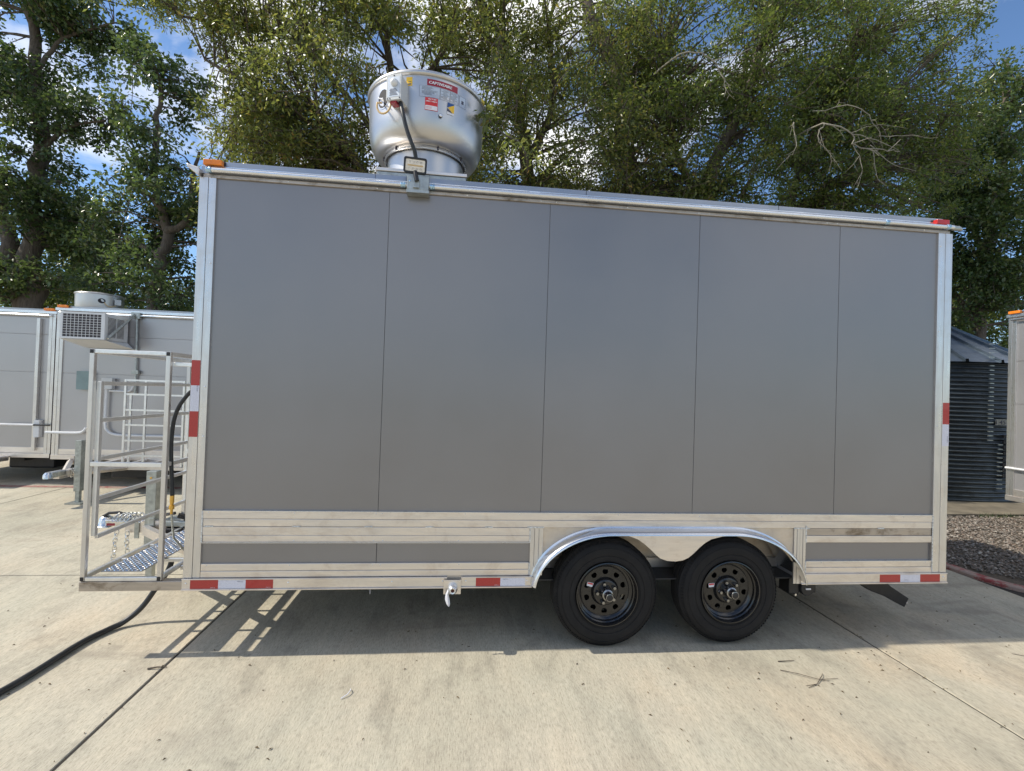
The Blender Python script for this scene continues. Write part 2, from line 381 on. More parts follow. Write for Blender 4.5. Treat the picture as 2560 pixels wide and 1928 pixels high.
# fire lane stripe, kerb, gravel, slab
sx = [(-60 + i*0.5) for i in range(134)]
mb = MB()
for x in (-60, ): mb.add([(-60,5.0,GZ+.004),(6.9,5.0,GZ+.004),(6.9,5.14,GZ+.004),(-60,5.14,GZ+.004)], [(0,1,2,3)])
struct(mb.build('fire_lane_stripe', 'redpaint'))
kc = [(14, .3), (9.5, .36), (8.2, .44), (7.4, .56), (7.06, .74), (6.93, 1.0), (6.9, 1.4), (6.9, 2.4), (6.9, 11)]
kp = smooth_path([(x, y, 0) for x, y in kc], 5)
mb = MB(); n = len(kp)
for i, p in enumerate(kp):
    t = (kp[min(i+1, n-1)]-kp[max(i-1, 0)]).normalized(); nn = Vector((t.y, -t.x, 0))
    a = p - nn*0.0; b_ = p + nn*0.11
    mb.v += [(a.x, a.y, GZ-0.01), (a.x, a.y, GZ+0.025), (a.x+nn.x*.012, a.y+nn.y*.012, GZ+0.034), (b_.x, b_.y, GZ+0.034), (b_.x, b_.y, GZ-.01)]
for i in range(n-1):
    for k in range(4): mb.f.append((i*5+k, i*5+k+1, (i+1)*5+k+1, (i+1)*5+k))
struct(fixn(mb.build('kerb', 'redpaint')))
gx = [(p.x, p.y) for p in kp if p.y < 3.6]
mb = MB(); poly = [(x+0.05, y+0.05, GZ+0.02) for x, y in gx] + [(6.95, 3.6, GZ+.02), (14, 3.6, GZ+.02)]
mb.add(poly, [tuple(range(len(poly)))])
struct(mb.build('gravel_bed', 'gravelbed'))
# gravel stones: nobody could count them
def stones():
    N = 22000; V = []; F = []
    base = np.array([(1,0,0),(0,1,0),(-1,0,0),(0,-1,0),(0,0,1),(0,0,-1)], float)
    fc = np.array([(0,1,4),(1,2,4),(2,3,4),(3,0,4),(1,0,5),(2,1,5),(3,2,5),(0,3,5)])
    k = 0
    while k < N:
        x = NP.uniform(6.98, 12.5); y = NP.uniform(0.5, 3.5)
        lim = 1.15*math.exp(-(x-6.9)*1.8)+0.42
        if y < lim: continue
        s = NP.uniform(.007, .021)*np.array([1, NP.uniform(.6, 1), NP.uniform(.4, .8)])
        a = NP.uniform(0, 6.28); R = np.array([[math.cos(a), -math.sin(a), 0], [math.sin(a), math.cos(a), 0], [0, 0, 1]])
        vv = (base*s + NP.normal(0, .15, (6, 3))*s) @ R.T + np.array([x, y, GZ+.025+NP.uniform(0, .02)])
        V.append(vv); F.append(fc+6*k); k += 1
    me = bpy.data.meshes.new('gravel'); me.from_pydata(np.concatenate(V).tolist(), [], np.concatenate(F).tolist()); me.materials.append(M['stone'])
    o = bpy.data.objects.new('gravel', me); C.objects.link(o); tag(o, 'brown river gravel filling the bed behind the red kerb', 'gravel', kind='stuff')
stones()
struct(MB().box(7.0, 20, 3.46, 12, GZ-.05, GZ+.07).build('tank_pad', 'slab', bevel=0.01))

# ================================================================== MAIN TRAILER
LX, RX = -0.099, 5.321            # outer ends of the side
TR = empty('food_trailer', (2.6, 1.1, GZ), 'large grey panelled trailer with black wheels and red and white tape, parked in front', 'trailer')
def P(o, parent=None):
    o.parent = parent or TR
    o.matrix_parent_inverse = Matrix.Translation(-TR.location) if parent is None else Matrix.Identity(4)
    return o
def part(mb, name, mat, parent=None, **kw):
    o = mb.build(name, mat, **kw); return P(o, parent)
def pempty(name, parent=None):
    o = bpy.data.objects.new(name, None); C.objects.link(o); o.empty_display_size = .1; return P(o, parent)
YB = 2.25                          # far side of the body
# inner body (behind the skin)
mb = MB().box(LX+.01, RX-.01, 0.012, YB, 0.42, 2.70)
mb.box(LX+.01, 2.15, 0.012, YB, 0.02, 0.42).box(4.13, RX-.01, 0.012, YB, 0.02, 0.42)
mb.box(2.15, 4.13, 0.30, YB-.30, 0.06, 0.42)
part(mb, 'body', plain('body_core', (0.30, 0.30, 0.31), 0.5, 0.3))
part(MB().box(2.15, 4.13, 0.27, 0.298, 0.02, 0.40), 'wheel_well_liner', 'alu_sheet')
part(MB().box(2.15, 4.13, 0.235, 0.268, 0.035, 0.105), 'frame_rail', 'alu')
# wall panels
xs = [0.0, 1.1, 2.2, 3.3, 4.4, 5.205]
for i in range(5):
    g0 = 0.0015
    part(MB().box(xs[i]+(g0 if i else -0.02), xs[i+1]-(g0 if i < 4 else -0.02), 0.0, 0.010, 0.49, 2.672), 'wall_panel', 'panel', bevel=0.0012)
    if i < 4:
        part(MB().box(xs[i+1]-g0*.9, xs[i+1]+g0*.9, 0.004, 0.011, 0.50, 2.66), 'panel_seam', plain('seam_sealant', (0.10, 0.10, 0.105), 0.5) if i == 0 else bpy.data.materials['seam_sealant'])
# lower strips
part(MB().box(0.0, 1.098, 0.0, 0.010, 0.155, 0.31), 'skirt_panel', 'panel', bevel=.001)
part(MB().box(1.102, 2.135, 0.0, 0.010, 0.155, 0.31), 'skirt_panel', 'panel', bevel=.001)
part(MB().box(4.17, 5.205, 0.0, 0.010, 0.15, 0.31), 'skirt_panel', 'panel', bevel=.001)
# rails (mill aluminium extrusions with fine grooves between)
def rail(x0, x1, z0, z1, y=-0.012, name='rail', mat='alu', groove=None):
    o = part(MB().box(x0, x1, y, 0.0, z0, z1), name, mat, bevel=.0025)
    return o
rail(0.004, 5.203, 0.404+.05, 0.503, -.014, 'belt_rail')
rail(0.004, 5.203, 0.404, 0.404+.0485, -.012, 'belt_rail')
rail(0.004, 2.128, 0.348, 0.4025, -.013, 'belt_rail')
rail(0.004, 2.128, 0.303, 0.347, -.011, 'belt_rail')
rail(4.176, 5.203, 0.352, 0.4025, -.010, 'belt_rail', 'alu_dirty')
rail(4.176, 5.203, 0.300, 0.350, -.013, 'belt_rail')
rail(0.004, 2.128, 0.118, 0.164, -.012, 'lower_rail')
rail(0.004, 2.128, 0.076, 0.1165, -.013, 'lower_rail')
rail(4.176, 5.203, 0.118, 0.162, -.012, 'lower_rail')
rail(4.176, 5.203, 0.074, 0.1165, -.013, 'lower_rail')
# bright lips
for x0, x1, z in ((0.004, 5.203, .5045), (0.004, 2.128, .301), (4.176, 5.203, .1635)):
    part(MB().box(x0, x1, -.018, -.0005, z-.003, z+.0015), 'edge_lip', 'alu_bright')
# bottom rail: a channel with lips
def chan(x0, x1, name='bottom_rail'):
    mb = MB().box(x0, x1, -.024, 0.02, .008, .068)
    mb.box(x0, x1, -.034, 0.02, .0, .008).box(x0, x1, -.030, 0.02, .068, .074)
    part(mb, name, 'alu', bevel=.0015)
chan(LX, 1.575); chan(1.668, 2.150); chan(4.135, RX)
part(MB().box(1.575, 1.668, -.006, .02, .045, .074), 'rail_gap_plate', 'alu')
# corner posts
part(MB().box(LX, -.045, -.016, .03, .0755, 2.652), 'corner_post', 'alu_v', bevel=.002)
part(MB().box(-.0435, .0025, -.014, .03, .0755, 2.652), 'corner_post', 'alu_v', bevel=.002)
part(MB().box(5.2045, 5.262, -.014, .03, .0755, 2.652), 'corner_post', 'alu_v', bevel=.002)
part(MB().box(5.2635, RX, -.016, .03, .0755, 2.652), 'corner_post', 'alu_v', bevel=.002)
[part(MB().box(a, b, YB-.02, YB+.015, .07, 2.652), 'corner_post', 'alu_v') for a, b in ((LX, -.05), (RX-.05, RX))]
part(MB().box(LX, RX, YB, YB+.03, 0, .07), 'bottom_rail', 'alu')
part(MB().box(0.0, RX-.05, YB, YB+.01, .07, 2.66), 'far_wall', 'panel')
part(MB().box(LX-.006, LX+.008, .03, YB-.02, .075, 2.66), 'front_wall', 'panel')
part(MB().box(RX-.012, RX+.004, .03, YB-.02, .075, 2.66), 'rear_wall', 'panel')
# uprights either side of the fender
def upright(x0, x1, z0, z1, n=3, mat='alu_v'):
    w = (x1-x0)/n
    for k in range(n):
        part(MB().box(x0+w*k+.0008, x0+w*(k+1)-.0008, -.013-.002*(k % 2), 0, z0, z1), 'fender_upright', mat, bevel=.0015)
upright(2.131, 2.222, .075, .402, 3); upright(4.082, 4.174, .0, .402, 4)
# fender back sheet with an arch cut out of it
def arch_z(x, cxl=2.70, cxr=3.583, a=.565, b=.42, z0=-.02):
    if x < cxl: t = (cxl-x)/a
    elif x > cxr: t = (x-cxr)/a
    else: t = 0
    return z0 + b*math.sqrt(max(0, 1-t*t))
N = 60; mb = MB(); xa, xb = 2.2225, 4.0815
for i in range(N+1):
    x = xa+(xb-xa)*i/N; zt = .4025; zb = max(.0, min(arch_z(x)-.02, .395))
    mb.v += [(x, -.003, zb), (x, -.003, zt), (x, .010, zb), (x, .010, zt)]
for i in range(N):
    a = i*4; mb.f += [(a, a+4, a+5, a+1), (a+2, a+3, a+7, a+6), (a, a+2, a+6, a+4), (a+1, a+5, a+7, a+3)]
part(mb, 'fender_backing', 'alu_sheet')
# fender: rolled lip swept along the arch
path = []
cxl, cxr, a_, b_, z0_ = 2.70, 3.583, .565, .42, -.02
for k in range(2, 28): t = PI - (PI/2)*k/27; path.append((cxl+a_*math.cos(t), z0_+b_*math.sin(t), t))
for k in range(1, 8): path.append((cxl+(cxr-cxl)*k/8, z0_+b_, PI/2))
for k in range(26): t = PI/2 - (PI/2)*k/27; path.append((cxr+a_*math.cos(t), z0_+b_*math.sin(t), t))
prof = [(-.003, .012), (-.012, .012), (-.016, .002), (-.050, .000), (-.078, -.003), (-.094, -.009), (-.102, -.018), (-.1035, -.027), (-.100, -.027), (-.098, -.020), (-.09, -.013), (-.07, -.010), (-.05, -.009), (.24, -.009)]
mb = MB(); nn = len(prof)
for i, (x, z, t) in enumerate(path):
    nx, nz = b_*math.cos(t), a_*math.sin(t); l = math.hypot(nx, nz); nx /= l; nz /= l
    for y, o in prof: mb.v.append((x+nx*o, y, z+nz*o))
for i in range(len(path)-1):
    for k in range(nn-1): mb.f.append((i*nn+k, (i+1)*nn+k, (i+1)*nn+k+1, i*nn+k+1))
FEN = part(mb, 'fender', 'fender_alu', smooth=True, angle=50)
# skirt between the wheels (flat plate with the rounded drop)
SKP = [(2.740, .377), (2.800, .372), (2.864, .350), (2.915, .316), (2.962, .276), (3.000, .240), (3.030, .218), (3.079, .201), (3.140, .197), (3.195, .205), (3.235, .224), (3.270, .252), (3.310, .291), (3.350, .324), (3.396, .350), (3.484, .371), (3.600, .377)]
def skz(x):
    for (a, za), (b, zb_) in zip(SKP[:-1], SKP[1:]):
        if x <= b: return za+(zb_-za)*(x-a)/(b-a)
    return .377
mb = MB(); N = 80
for i in range(N+1):
    x = 2.74+(3.60-2.74)*i/N
    zt = .386; zb = min(skz(x), .377)
    mb.v += [(x, -.100, zb), (x, -.100, zt), (x, -.096, zb), (x, -.096, zt)]
for i in range(N):
    a = i*4; mb.f += [(a, a+4, a+5, a+1), (a+2, a+3, a+7, a+6), (a, a+2, a+6, a+4)]
part(mb, 'fender_skirt', 'alu', smooth=False)
# ---- wheels
def wheel_geo(cx, cz, y0, parent_name='wheel', side=1, rot=0.0):
    W = pempty('wheel')
    ctr = (cx, y0, cz); Rt = .372; s = side
    prof = [(.214, .030), (.222, .008), (.230, .002), (.236, .0035), (.238, .000), (.262, -.001), (.264, .0015), (.268, .0015), (.270, -.002), (.285, -.004), (.316, -.001), (.318, .002), (.322, .003), (.324, .001), (.343, .010), (.356, .022), (.367, .034)]
    tread = [(.372, .040), (.372, .052), (.364, .054), (.364, .060), (.372, .062), (.373, .086), (.365, .088), (.365, .095), (.373, .097), (.373, .122), (.365, .124), (.365, .131), (.372, .133), (.371, .168)]
    prof = prof + tread + [(.356, .190), (.33, .205), (.27, .210), (.22, .20)]
    prof = [(r, h*s) for r, h in prof]
    tm = MB().lathe(prof, 96, ctr, 'y')
    # sidewall lettering blocks and ribs at the shoulder
    for k in range(96):
        a = 2*PI*k/96
        c, sn = math.cos(a), math.sin(a); t = .0055
        for r0, r1 in ((.352, .369),):
            q = [(r0, -t), (r1, -t), (r1, t), (r0, t)]
            y_a, y_b = (.012*s, .044*s)
            vs = []
            for (r, tt), yy in zip(q, (y_a, y_b, y_b, y_a)):
                vs.append((cx+r*c-tt*sn, y0+yy-.003*s, cz+r*sn+tt*c))
            vs += [(cx+(.350)*c+t*sn, y0+.022*s, cz+.350*sn-t*c), (cx+.350*c-t*sn, y0+.022*s, cz+.350*sn+t*c)]
            tm.add(vs, [(0,1,2,3), (0,4,5,3), (0,1,4), (3,2,5)])
    ty = part(tm, 'tyre', 'tyre', W, smooth=True, angle=30); fixn(ty)
    # rim
    rp = [(.219, .012), (.219, -.004), (.212, -.006), (.206, .004), (.205, .022), (.196, .028), (.192, .045), (.178, .052), (.172, .060), (.170, .062)]
    part(MB().lathe([(r, h*s) for r, h in rp], 72, ctr, 'y'), 'rim', 'blackpaint', W, smooth=True, angle=40)
    part(MB().lathe([(r, h*s) for r, h in ((.205, .02), (.19, .05), (.185, .16), (.19, .19))], 40, ctr, 'y'), 'rim_barrel', 'blackpaint', W, smooth=True)
    # disc with ten round holes
    dm = MB(); r0, r1, rh, rc = .098, .171, .0205, .138; ns = 10; nh = 16
    for q in range(ns):
        ac = 2*PI*(q+.5)/ns + rot; hx, hz = rc*math.cos(ac), rc*math.sin(ac); da = PI/ns; vs = []
        for k in range(nh):
            th = ac + 2*PI*k/nh
            vs.append((cx+hx+rh*math.cos(th), y0+s*.060, cz+hz+rh*math.sin(th)))
        for k in range(nh):
            # outline point of the sector in the same direction
            th = 2*PI*k/nh; du, dv = math.cos(th), math.sin(th)       # du radial, dv tangential
            T = 10
            for kk, lim in (('u', (r1-rc)/du if du > 1e-6 else ((r0-rc)/du if du < -1e-6 else 9)),
                            ('v', (da*rc/dv if dv > 1e-6 else (-da*rc/dv if dv < -1e-6 else 9)))): T = min(T, lim)
            rr = rc+du*T; aa = ac + dv*T/rc
            vs.append((cx+rr*math.cos(aa), y0+s*.060, cz+rr*math.sin(aa)))
        for k in range(nh):
            # inner wall of hole
            vs.append((vs[k][0], y0+s*.066, vs[k][2]))
        fs = []
        for k in range(nh):
            j = (k+1) % nh; fs.append((k, j, nh+j, nh+k)); fs.append((k, 2*nh+k, 2*nh+j, j))
        dm.add(vs, fs)
    dd = part(dm, 'wheel_disc', 'blackpaint', W)
    part(MB().lathe([(.152, .0608*s), (.174, .0608*s)], 72, ctr, 'y'), 'disc_rim', 'blackpaint', W); part(MB().lathe([(.094, .0608*s), (.1165, .0608*s)], 60, ctr, 'y'), 'disc_ring', 'blackpaint', W)
    hp = [(.100, .060), (.094, .054), (.088, .038), (.082, .034), (.060, .035), (.045, .036), (.0, .037)]
    part(MB().lathe([(r, h*s) for r, h in hp], 48, ctr, 'y'), 'hub_plate', 'blackpaint', W, smooth=True, angle=40)
    cp_ = [(.046, .036), (.044, .005), (.038, -.012), (.030, -.016), (.029, -.050), (.026, -.056), (.022, -.057)]
    part(MB().lathe([(r, h*s) for r, h in cp_], 32, ctr, 'y'), 'hub_cap', 'nut', W, smooth=True, angle=40)
    part(MB().lathe([(r, h*s) for r, h in ((.022, -.056), (.012, -.058), (0, -.058))], 24, ctr, 'y'), 'cap_plug', 'black', W, smooth=True)
    for k in range(5):
        a = 2*PI*k/5 + rad(34) + rot
        c2 = (cx+.066*math.cos(a), y0, cz+.066*math.sin(a))
        part(MB().lathe([(r, h*s) for r, h in ((.0155, .034), (.0155, .016), (.011, .008), (.0, .007))], 6, c2, 'y'), 'lug_nut', 'nut', W, smooth=True, angle=30)
    part(MB().lathe([(.0, .2*s), (.16, .2*s), (.18, .17*s)], 24, ctr, 'y'), 'brake_drum', 'dark', W)
    if side > 0:
        a = rad(156 if rot == 0 else 166); r = .118
        mb = MB(); ca, sa = math.cos(rad(-14 if rot == 0 else 4)), math.sin(rad(-14 if rot == 0 else 4))
        q = [(-.022, -.014), (.022, -.014), (.022, .014), (-.022, .014)]
        px, pz = cx+r*math.cos(a), cz+r*math.sin(a)
        vs = [(px+u*ca-v*sa, y0+.0575, pz+u*sa+v*ca) for u, v in q]; mb.add(vs, [(0,1,2,3)])
        part(mb, 'sticker', 'white', W)
        q = [(-.019, .001), (.019, .001), (.019, .011), (-.019, .011)]
        vs = [(px+u*ca-v*sa, y0+.0568, pz+u*sa+v*ca) for u, v in q]
        part(MB().add(vs, [(0,1,2,3)]), 'sticker_print', 'red2', W)
    return W
wheel_geo(2.677, -.046, -.052); wheel_geo(3.580, -.040, -.052, rot=.14)
wheel_geo(2.677, -.046, YB+.02, side=-1); wheel_geo(3.580, -.040, YB+.02, side=-1)
for x, z in ((2.677, -.046), (3.58, -.04)):
    part(MB().tube([(x, .15, z), (x, YB-.15, z)], .04, 14), 'axle', 'underframe', smooth=True)
for y in (.42, YB-.42):
    part(MB().box(.1, 5.2, y-.03, y+.03, -.06, .02), 'chassis_beam', 'underframe')
    part(MB().tube(bez((2.3, y, -.02), (2.5, y, -.12), (2.9, y, -.12), (3.1, y, -.02)), .02, 8), 'leaf_spring', 'underframe')
    part(MB().tube(bez((3.15, y, -.02), (3.4, y, -.12), (3.8, y, -.12), (4.05, y, -.02)), .02, 8), 'leaf_spring', 'underframe')
part(MB().box(LX+.02, RX-.02, .03, YB-.02, 0.022, .03), 'floor_pan', 'underframe')
for x in (0.5, 1.3, 4.6):
    part(MB().box(x-.02, x+.02, .05, YB-.05, -.03, .02), 'cross_member', 'underframe')
# rear stabiliser jack and valve body
J = pempty('stabiliser_jack')
a0, a1 = Vector((4.86, .30, -.045)), Vector((5.33, .34, -.30))
d = (a1-a0).normalized(); nrm = Vector((-d.z, 0, d.x))
mb = MB()
vs = []
for p, h in ((a0, .075), (a0.lerp(a1, .35), .08), (a0.lerp(a1, .62), .052), (a1, .045)):
    for sy in (-.035, .035):
        vs += [tuple(p+nrm*h+Vector((0, sy, 0))), tuple(p-nrm*h*.8+Vector((0, sy, 0)))]
fs = []
for i in range(3):
    b = i*4; fs += [(b, b+4, b+5, b+1), (b+2, b+3, b+7, b+6), (b, b+2, b+6, b+4), (b+1, b+5, b+7, b+3)]
fs += [(0, 1, 3, 2), (12, 14, 15, 13)]
mb.add(vs, fs); fixn(part(mb, 'jack_arm', 'black', J, bevel=.004))
part(MB().box(4.70, 4.98, .26, .36, -.085, -.02), 'jack_bracket', 'black', J, bevel=.004)
part(MB().tube([a1, a1+d*.035], .018, 10), 'jack_screw', 'chrome', J, smooth=True)
VB = pempty('valve_housing')
part(MB().box(4.15, 4.235, .12, .24, -.13, -.01), 'valve_bracket', 'black', VB, bevel=.008)
part(MB().lathe([(0, 0), (.052, 0), (.058, .01), (.058, .05), (.045, .06)], 24, (4.29, .10, -.085), 'y'), 'valve_body', 'black', VB, smooth=True, angle=40)
part(MB().box(4.27, 4.37, .12, .2, -.125, -.02).box(4.37, 4.42, .14, .17, -.06, -.05), 'valve_tail', 'black', VB, bevel=.004)
part(MB().box(4.27, 4.31, .094, .099, -.092, -.08), 'valve_label', 'white', VB)
part(MB().lathe([(0, 0), (.008, 0), (.008, .02)], 10, (4.20, .112, -.135), 'y'), 'bolt', 'chrome', VB, smooth=True)
# ---- drain fitting
D = pempty('drain_fitting')
part(MB().box(1.553, 1.668, -.040, -.0345, -.036, .058), 'mounting_plate', 'alu', D, bevel=.001)
part(MB().lathe([(.010, -.03), (.012, -.05), (.020, -.052), (.026, -.045), (.032, -.03), (.034, -.012), (.034, 0)], 32, (1.614, -.040, .006), 'y'), 'pipe_collar', 'alu_bright', D, smooth=True, angle=60)
part(MB().lathe([(0, -.040), (.0125, -.046)], 24, (1.614, -.040, .006), 'y'), 'pipe_opening', plain('rusty_opening', (0.10, 0.03, 0.015), 0.7), D)
mb = MB(); cpts = [(1.600, .036, 0), (1.588, .010, 0), (1.578, -.020, 0), (1.580, -.055, .003), (1.588, -.085, -.004), (1.592, -.102, .002)]
ws = [.004, .006, .010, .015, .012, .005]
for (x, z, dy), w in zip(cpts, ws): mb.v += [(x-w, -.072+dy, z), (x+w*.2, -.080+dy, z), (x+w, -.070+dy, z)]
for i in range(len(cpts)-1):
    for k in range(2): mb.f.append((i*3+k, i*3+k+1, i*3+k+4, i*3+k+3))
part(mb, 'tape_strip', 'white', D, smooth=True)
part(MB().tube([(.455+.61, .01, .0), (.455+.613, .0, -.045)], .0015, 5), 'loose_string', 'white')
# ---- reflective tape
def tape(x0, x1, z0, z1, red=True, y=-.0250):
    t = part(MB().box(x0, x1, y, y+.001, z0, z1), 'reflective_tape', 'tapered' if red else 'tapewhite', label='red reflective tape' if red else 'white reflective tape')
    return t
for x0, x1, r in ((-.048, .121, 1), (.121, .288, 0), (.288, .457, 1), (1.768, 1.934, 1), (1.934, 2.105, 0), (4.765, 4.932, 1), (4.932, 5.096, 0), (5.096, 5.261, 1)):
    tape(x0, x1, .010, .0655, r)
for z0, z1, r in ((1.306, 1.468, 1), (1.140, 1.306, 0), (.976, 1.140, 1)): tape(-.0985, -.0455, z0, z1, r, -.0170)
for z0, z1, r in ((1.195, 1.359, 1), (1.03, 1.195, 0)): tape(5.2655, 5.3195, z0, z1, r, -.0170)
def flat_text(s, size, x, z, y, mat, name, vert=False, parent=None):
    vs, fs, w, h = text_geo(s, size)
    if vert: vv = [(x-v, y, z+u) for u, v in vs]
    else: vv = [(x+u, y, z+v) for u, v in vs]
    return part(MB().add(vv, fs), name, mat, parent)
for x in (.238, 1.955, 4.965): flat_text('DOT-C2', .009, x, .052 if x < 4 else .022, -.0262, 'ink', 'tape_print')
for x in (.075, .415, 1.895): flat_text('DOT-C2', .008, x, .014, -.0262, 'white', 'tape_print')
flat_text('DOT-C2', .010, -.054, 1.27, -.0182, 'ink', 'tape_print', True); flat_text('DOT-C2', .012, 5.312, 1.06, -.0182, 'ink', 'tape_print', True)
# ---- screws (too small to pick apart) and weld beads
def dome(mb, x, y, z, r=.004, n=8, ax='y'):
    mb.lathe([(r, 0), (r*.8, -r*.45), (r*.35, -r*.7), (0.0001, -r*.75)], n, (x, y, z), 'y')
mb = MB()
for x in (.04, .57, 1.09, 1.13, 1.68, 2.05, 2.75, 3.35, 3.98, 4.36, 4.96): dome(mb, x, -.0142, .492 if x < 3 else .489)
for x in (.57, 1.08, 1.14, 1.64): dome(mb, x, -.0112, .312)
for x in (.04, .55, 1.08, 1.13, 1.65, 4.3, 5.15): dome(mb, x, -.0122, .152)
for x in (-.075, .55, 1.21, 1.545, 1.70, 2.115, 4.16, 5.29): dome(mb, x, -.0242, .045, .006)
for z in (.98, 1.30, 2.10): dome(mb, -.012, -.0142, z, .006)
for z in (1.18, 2.55, 1.9): dome(mb, 5.222, -.0142, z, .005)
sc = part(mb, 'screws', 'chrome', smooth=True); sc['kind'] = 'stuff'
mb = MB()
def bead(x0, x1, z, y=-.015, vert=False):
    L = abs(x1-x0); k = int(L/.006)
    for i in range(k):
        t = x0+(x1-x0)*(i+.5)/k
        c = (z, y, t) if vert else (t, y, z)
        mb.lathe([(.0055, 0), (.0045, -.0025), (.0001, -.0035)], 7, (c[0]+rng.uniform(-.001, .001), c[1]+.001, c[2]+rng.uniform(-.001, .001)), 'y')
for x in (.02, .56, 1.02, 1.42, 1.82, 4.75): bead(x, x+.05, .404)
bead(2.11, 2.225, .404); bead(4.08, 4.20, .402)
bead(.30, .50, .0035, vert=True); bead(.08, .16, 2.1295, vert=True); bead(.30, .40, 2.1295, vert=True); bead(.30, .42, 4.175, vert=True); bead(.08, .16, 4.175, vert=True); bead(.09, .5, 5.2035, vert=True)
wb = part(mb, 'weld_beads', plain('weld_bead', (0.6, 0.6, 0.6), 0.35, 0.9, 0.4, 80)); wb['kind'] = 'stuff'
# ---- eaves: drip trim, conduit tube, roof flashing
mb = MB().box(LX+.02, RX-.02, -.013, .03, 2.652, 2.6765); part(mb, 'drip_trim', 'alu_dirty', bevel=.003)
part(MB().tube([(-.05, -.036, 2.6935), (1.215, -.036, 2.6935)], .0155, 16), 'conduit_tube', 'alu_bright', smooth=True)
part(MB().tube([(1.365, -.036, 2.6935), (5.30, -.036, 2.6935)], .0155, 16), 'conduit_tube', 'alu_bright', smooth=True)
def flash(x0, x1, name='roof_flashing'):
    vs = []; pr = [(-.014, 2.678), (-.014, 2.7265), (-.004, 2.7285), (-.001, 2.7655), (.004, 2.7685), (.2, 2.775)]
    mb = MB(); k = len(pr)
    for x in (x0, x1):
        for y, z in pr: mb.v.append((x, y, z))
    for i in range(k-1): mb.f.append((i, k+i, k+i+1, i+1))
    return part(mb, name, 'roof_alu')
for a, b in ((-.09, 1.0), (1.003, 2.45), (2.454, 3.9), (3.904, 5.25)): flash(a, b)
part(MB().box(-.09, 5.25, -.0155, -.0145, 2.722, 2.7275), 'flashing_edge', 'alu_bright')
part(MB().box(LX, RX, .1, YB+.03, 2.70, 2.768), 'roof', 'roof_alu', bevel=.01)
# gutter ends
def gend(sx, x0):
    mb = MB()
    ys = [(-.045, 0), (.05, 0)]
    vs = [(x0, -.05, 2.700), (x0+sx*.075, -.05, 2.722), (x0+sx*.075, -.05, 2.702), (x0, -.05, 2.645)]
    vs += [(x, .06, z) for x, _, z in vs]
    mb.add(vs, [(0,1,2,3), (7,6,5,4), (0,4,5,1), (1,5,6,2), (2,6,7,3), (3,7,4,0)])
    fixn(part(mb, 'gutter_end', 'alu', bevel=.006))
gend(-1, -.088)
part(MB().tube([(5.29, -.03, 2.690), (5.35, -.03, 2.690), (5.385, -.02, 2.688)], .017, 14, rs=[.018, .018, .012]), 'gutter_end', 'galv', smooth=True)
mb = MB()
for x in (.9, 1.02, 1.62, 2.13, 2.24, 2.75, 3.28, 3.36, 3.78, 4.28, 4.36, 4.75, 5.08, .45): dome(mb, x, -.0132, 2.664, .0055)
e = part(mb, 'trim_screws', 'chrome', smooth=True); e['kind'] = 'stuff'
for x in (-.032, 1.192, 1.385, 4.745, 5.255):
    cl = pempty('pipe_clamp')
    part(MB().lathe([(.0165, -.016), (.019, -.014), (.019, -.004), (.0172, 0), (.019, .004), (.019, .014), (.0165, .016)], 18, (0, 0, 0), 'y'), 'clamp_body', 'clampblue', cl, smooth=True)
    cl.children[0].rotation_euler = (0, 0, PI/2); cl.location = (x, -.036, 2.6935)
for x in (1.30, 2.05, 3.3):
    part(MB().box(x, x+.07, -.02, -.012, 2.7165, 2.7205), 'flashing_dent', 'alu_bright')
# marker lights
def marker(x0, x1, mat, zc):
    Mk = pempty('marker_light')
    part(MB().box(x0, x1, -.045, -.008, zc-.018, zc+.018), 'lens', mat, Mk, bevel=.005)
    part(MB().box(x0-.006, x1+.006, -.012, .004, zc-.022, zc+.022), 'lamp_base', 'black', Mk, bevel=.003)
    return Mk
marker(-.068, .045, 'orange', 2.741); marker(5.155, 5.262, 'redlens', 2.727)
# work lamp on its bracket
WL = pempty('work_lamp')
cxw = 1.275
mb = MB().box(1.222, 1.362, -.075, -.006, 2.652, 2.745); part(mb, 'bracket_plate', 'galv', WL, bevel=.002)
part(MB().box(1.218, 1.366, -.079, -.003, 2.630, 2.6505), 'bracket_foot', 'galv', WL, bevel=.001)
part(MB().box(1.262, 1.302, -.088, -.0755, 2.66, 2.72), 'bracket_cleat', 'galv', WL, bevel=.001)
part(MB().lathe([(.006, 0), (.006, -.004), (.0001, -.005)], 10, (1.238, -.0755, 2.705), 'y'), 'bolt', 'chrome', WL)
part(MB().tube([(1.287, -.095, 2.70), (1.280, -.095, 2.725), (1.272, -.085, 2.765)], .015, 12), 'lamp_arm', 'black', WL, smooth=True)
hh = pempty('lamp_head', WL)
lamp = MB()
def rrect(mb, w, h, r, y0, y1, n=5):
    pts = []
    for sx, sz, a in ((1, 1, 0), (-1, 1, PI/2), (-1, -1, PI), (1, -1, 1.5*PI)):
        for k in range(n+1):
            t = a+PI/2*k/n; pts.append((sx*(w-r)+r*math.cos(t), sz*(h-r)+r*math.sin(t)))
    m = len(pts); mb.add([(x, y0, z) for x, z in pts]+[(x, y1, z) for x, z in pts],
        [tuple(range(m-1, -1, -1)), tuple(range(m, 2*m))]+[(i, (i+1) % m, m+(i+1) % m, m+i) for i in range(m)])
    return pts
bpy.data.objects.remove(hh)
def place(o, loc, rot): o.location = loc; o.rotation_euler = rot
Lc, Lr = (1.272, -.085, 2.805), (rad(8), rad(3), 0)
m1 = MB(); rrect(m1, .072, .047, .013, -.002, .03); o = part(m1, 'lamp_housing', 'black', WL, bevel=.002); fixn(o); place(o, Lc, Lr)
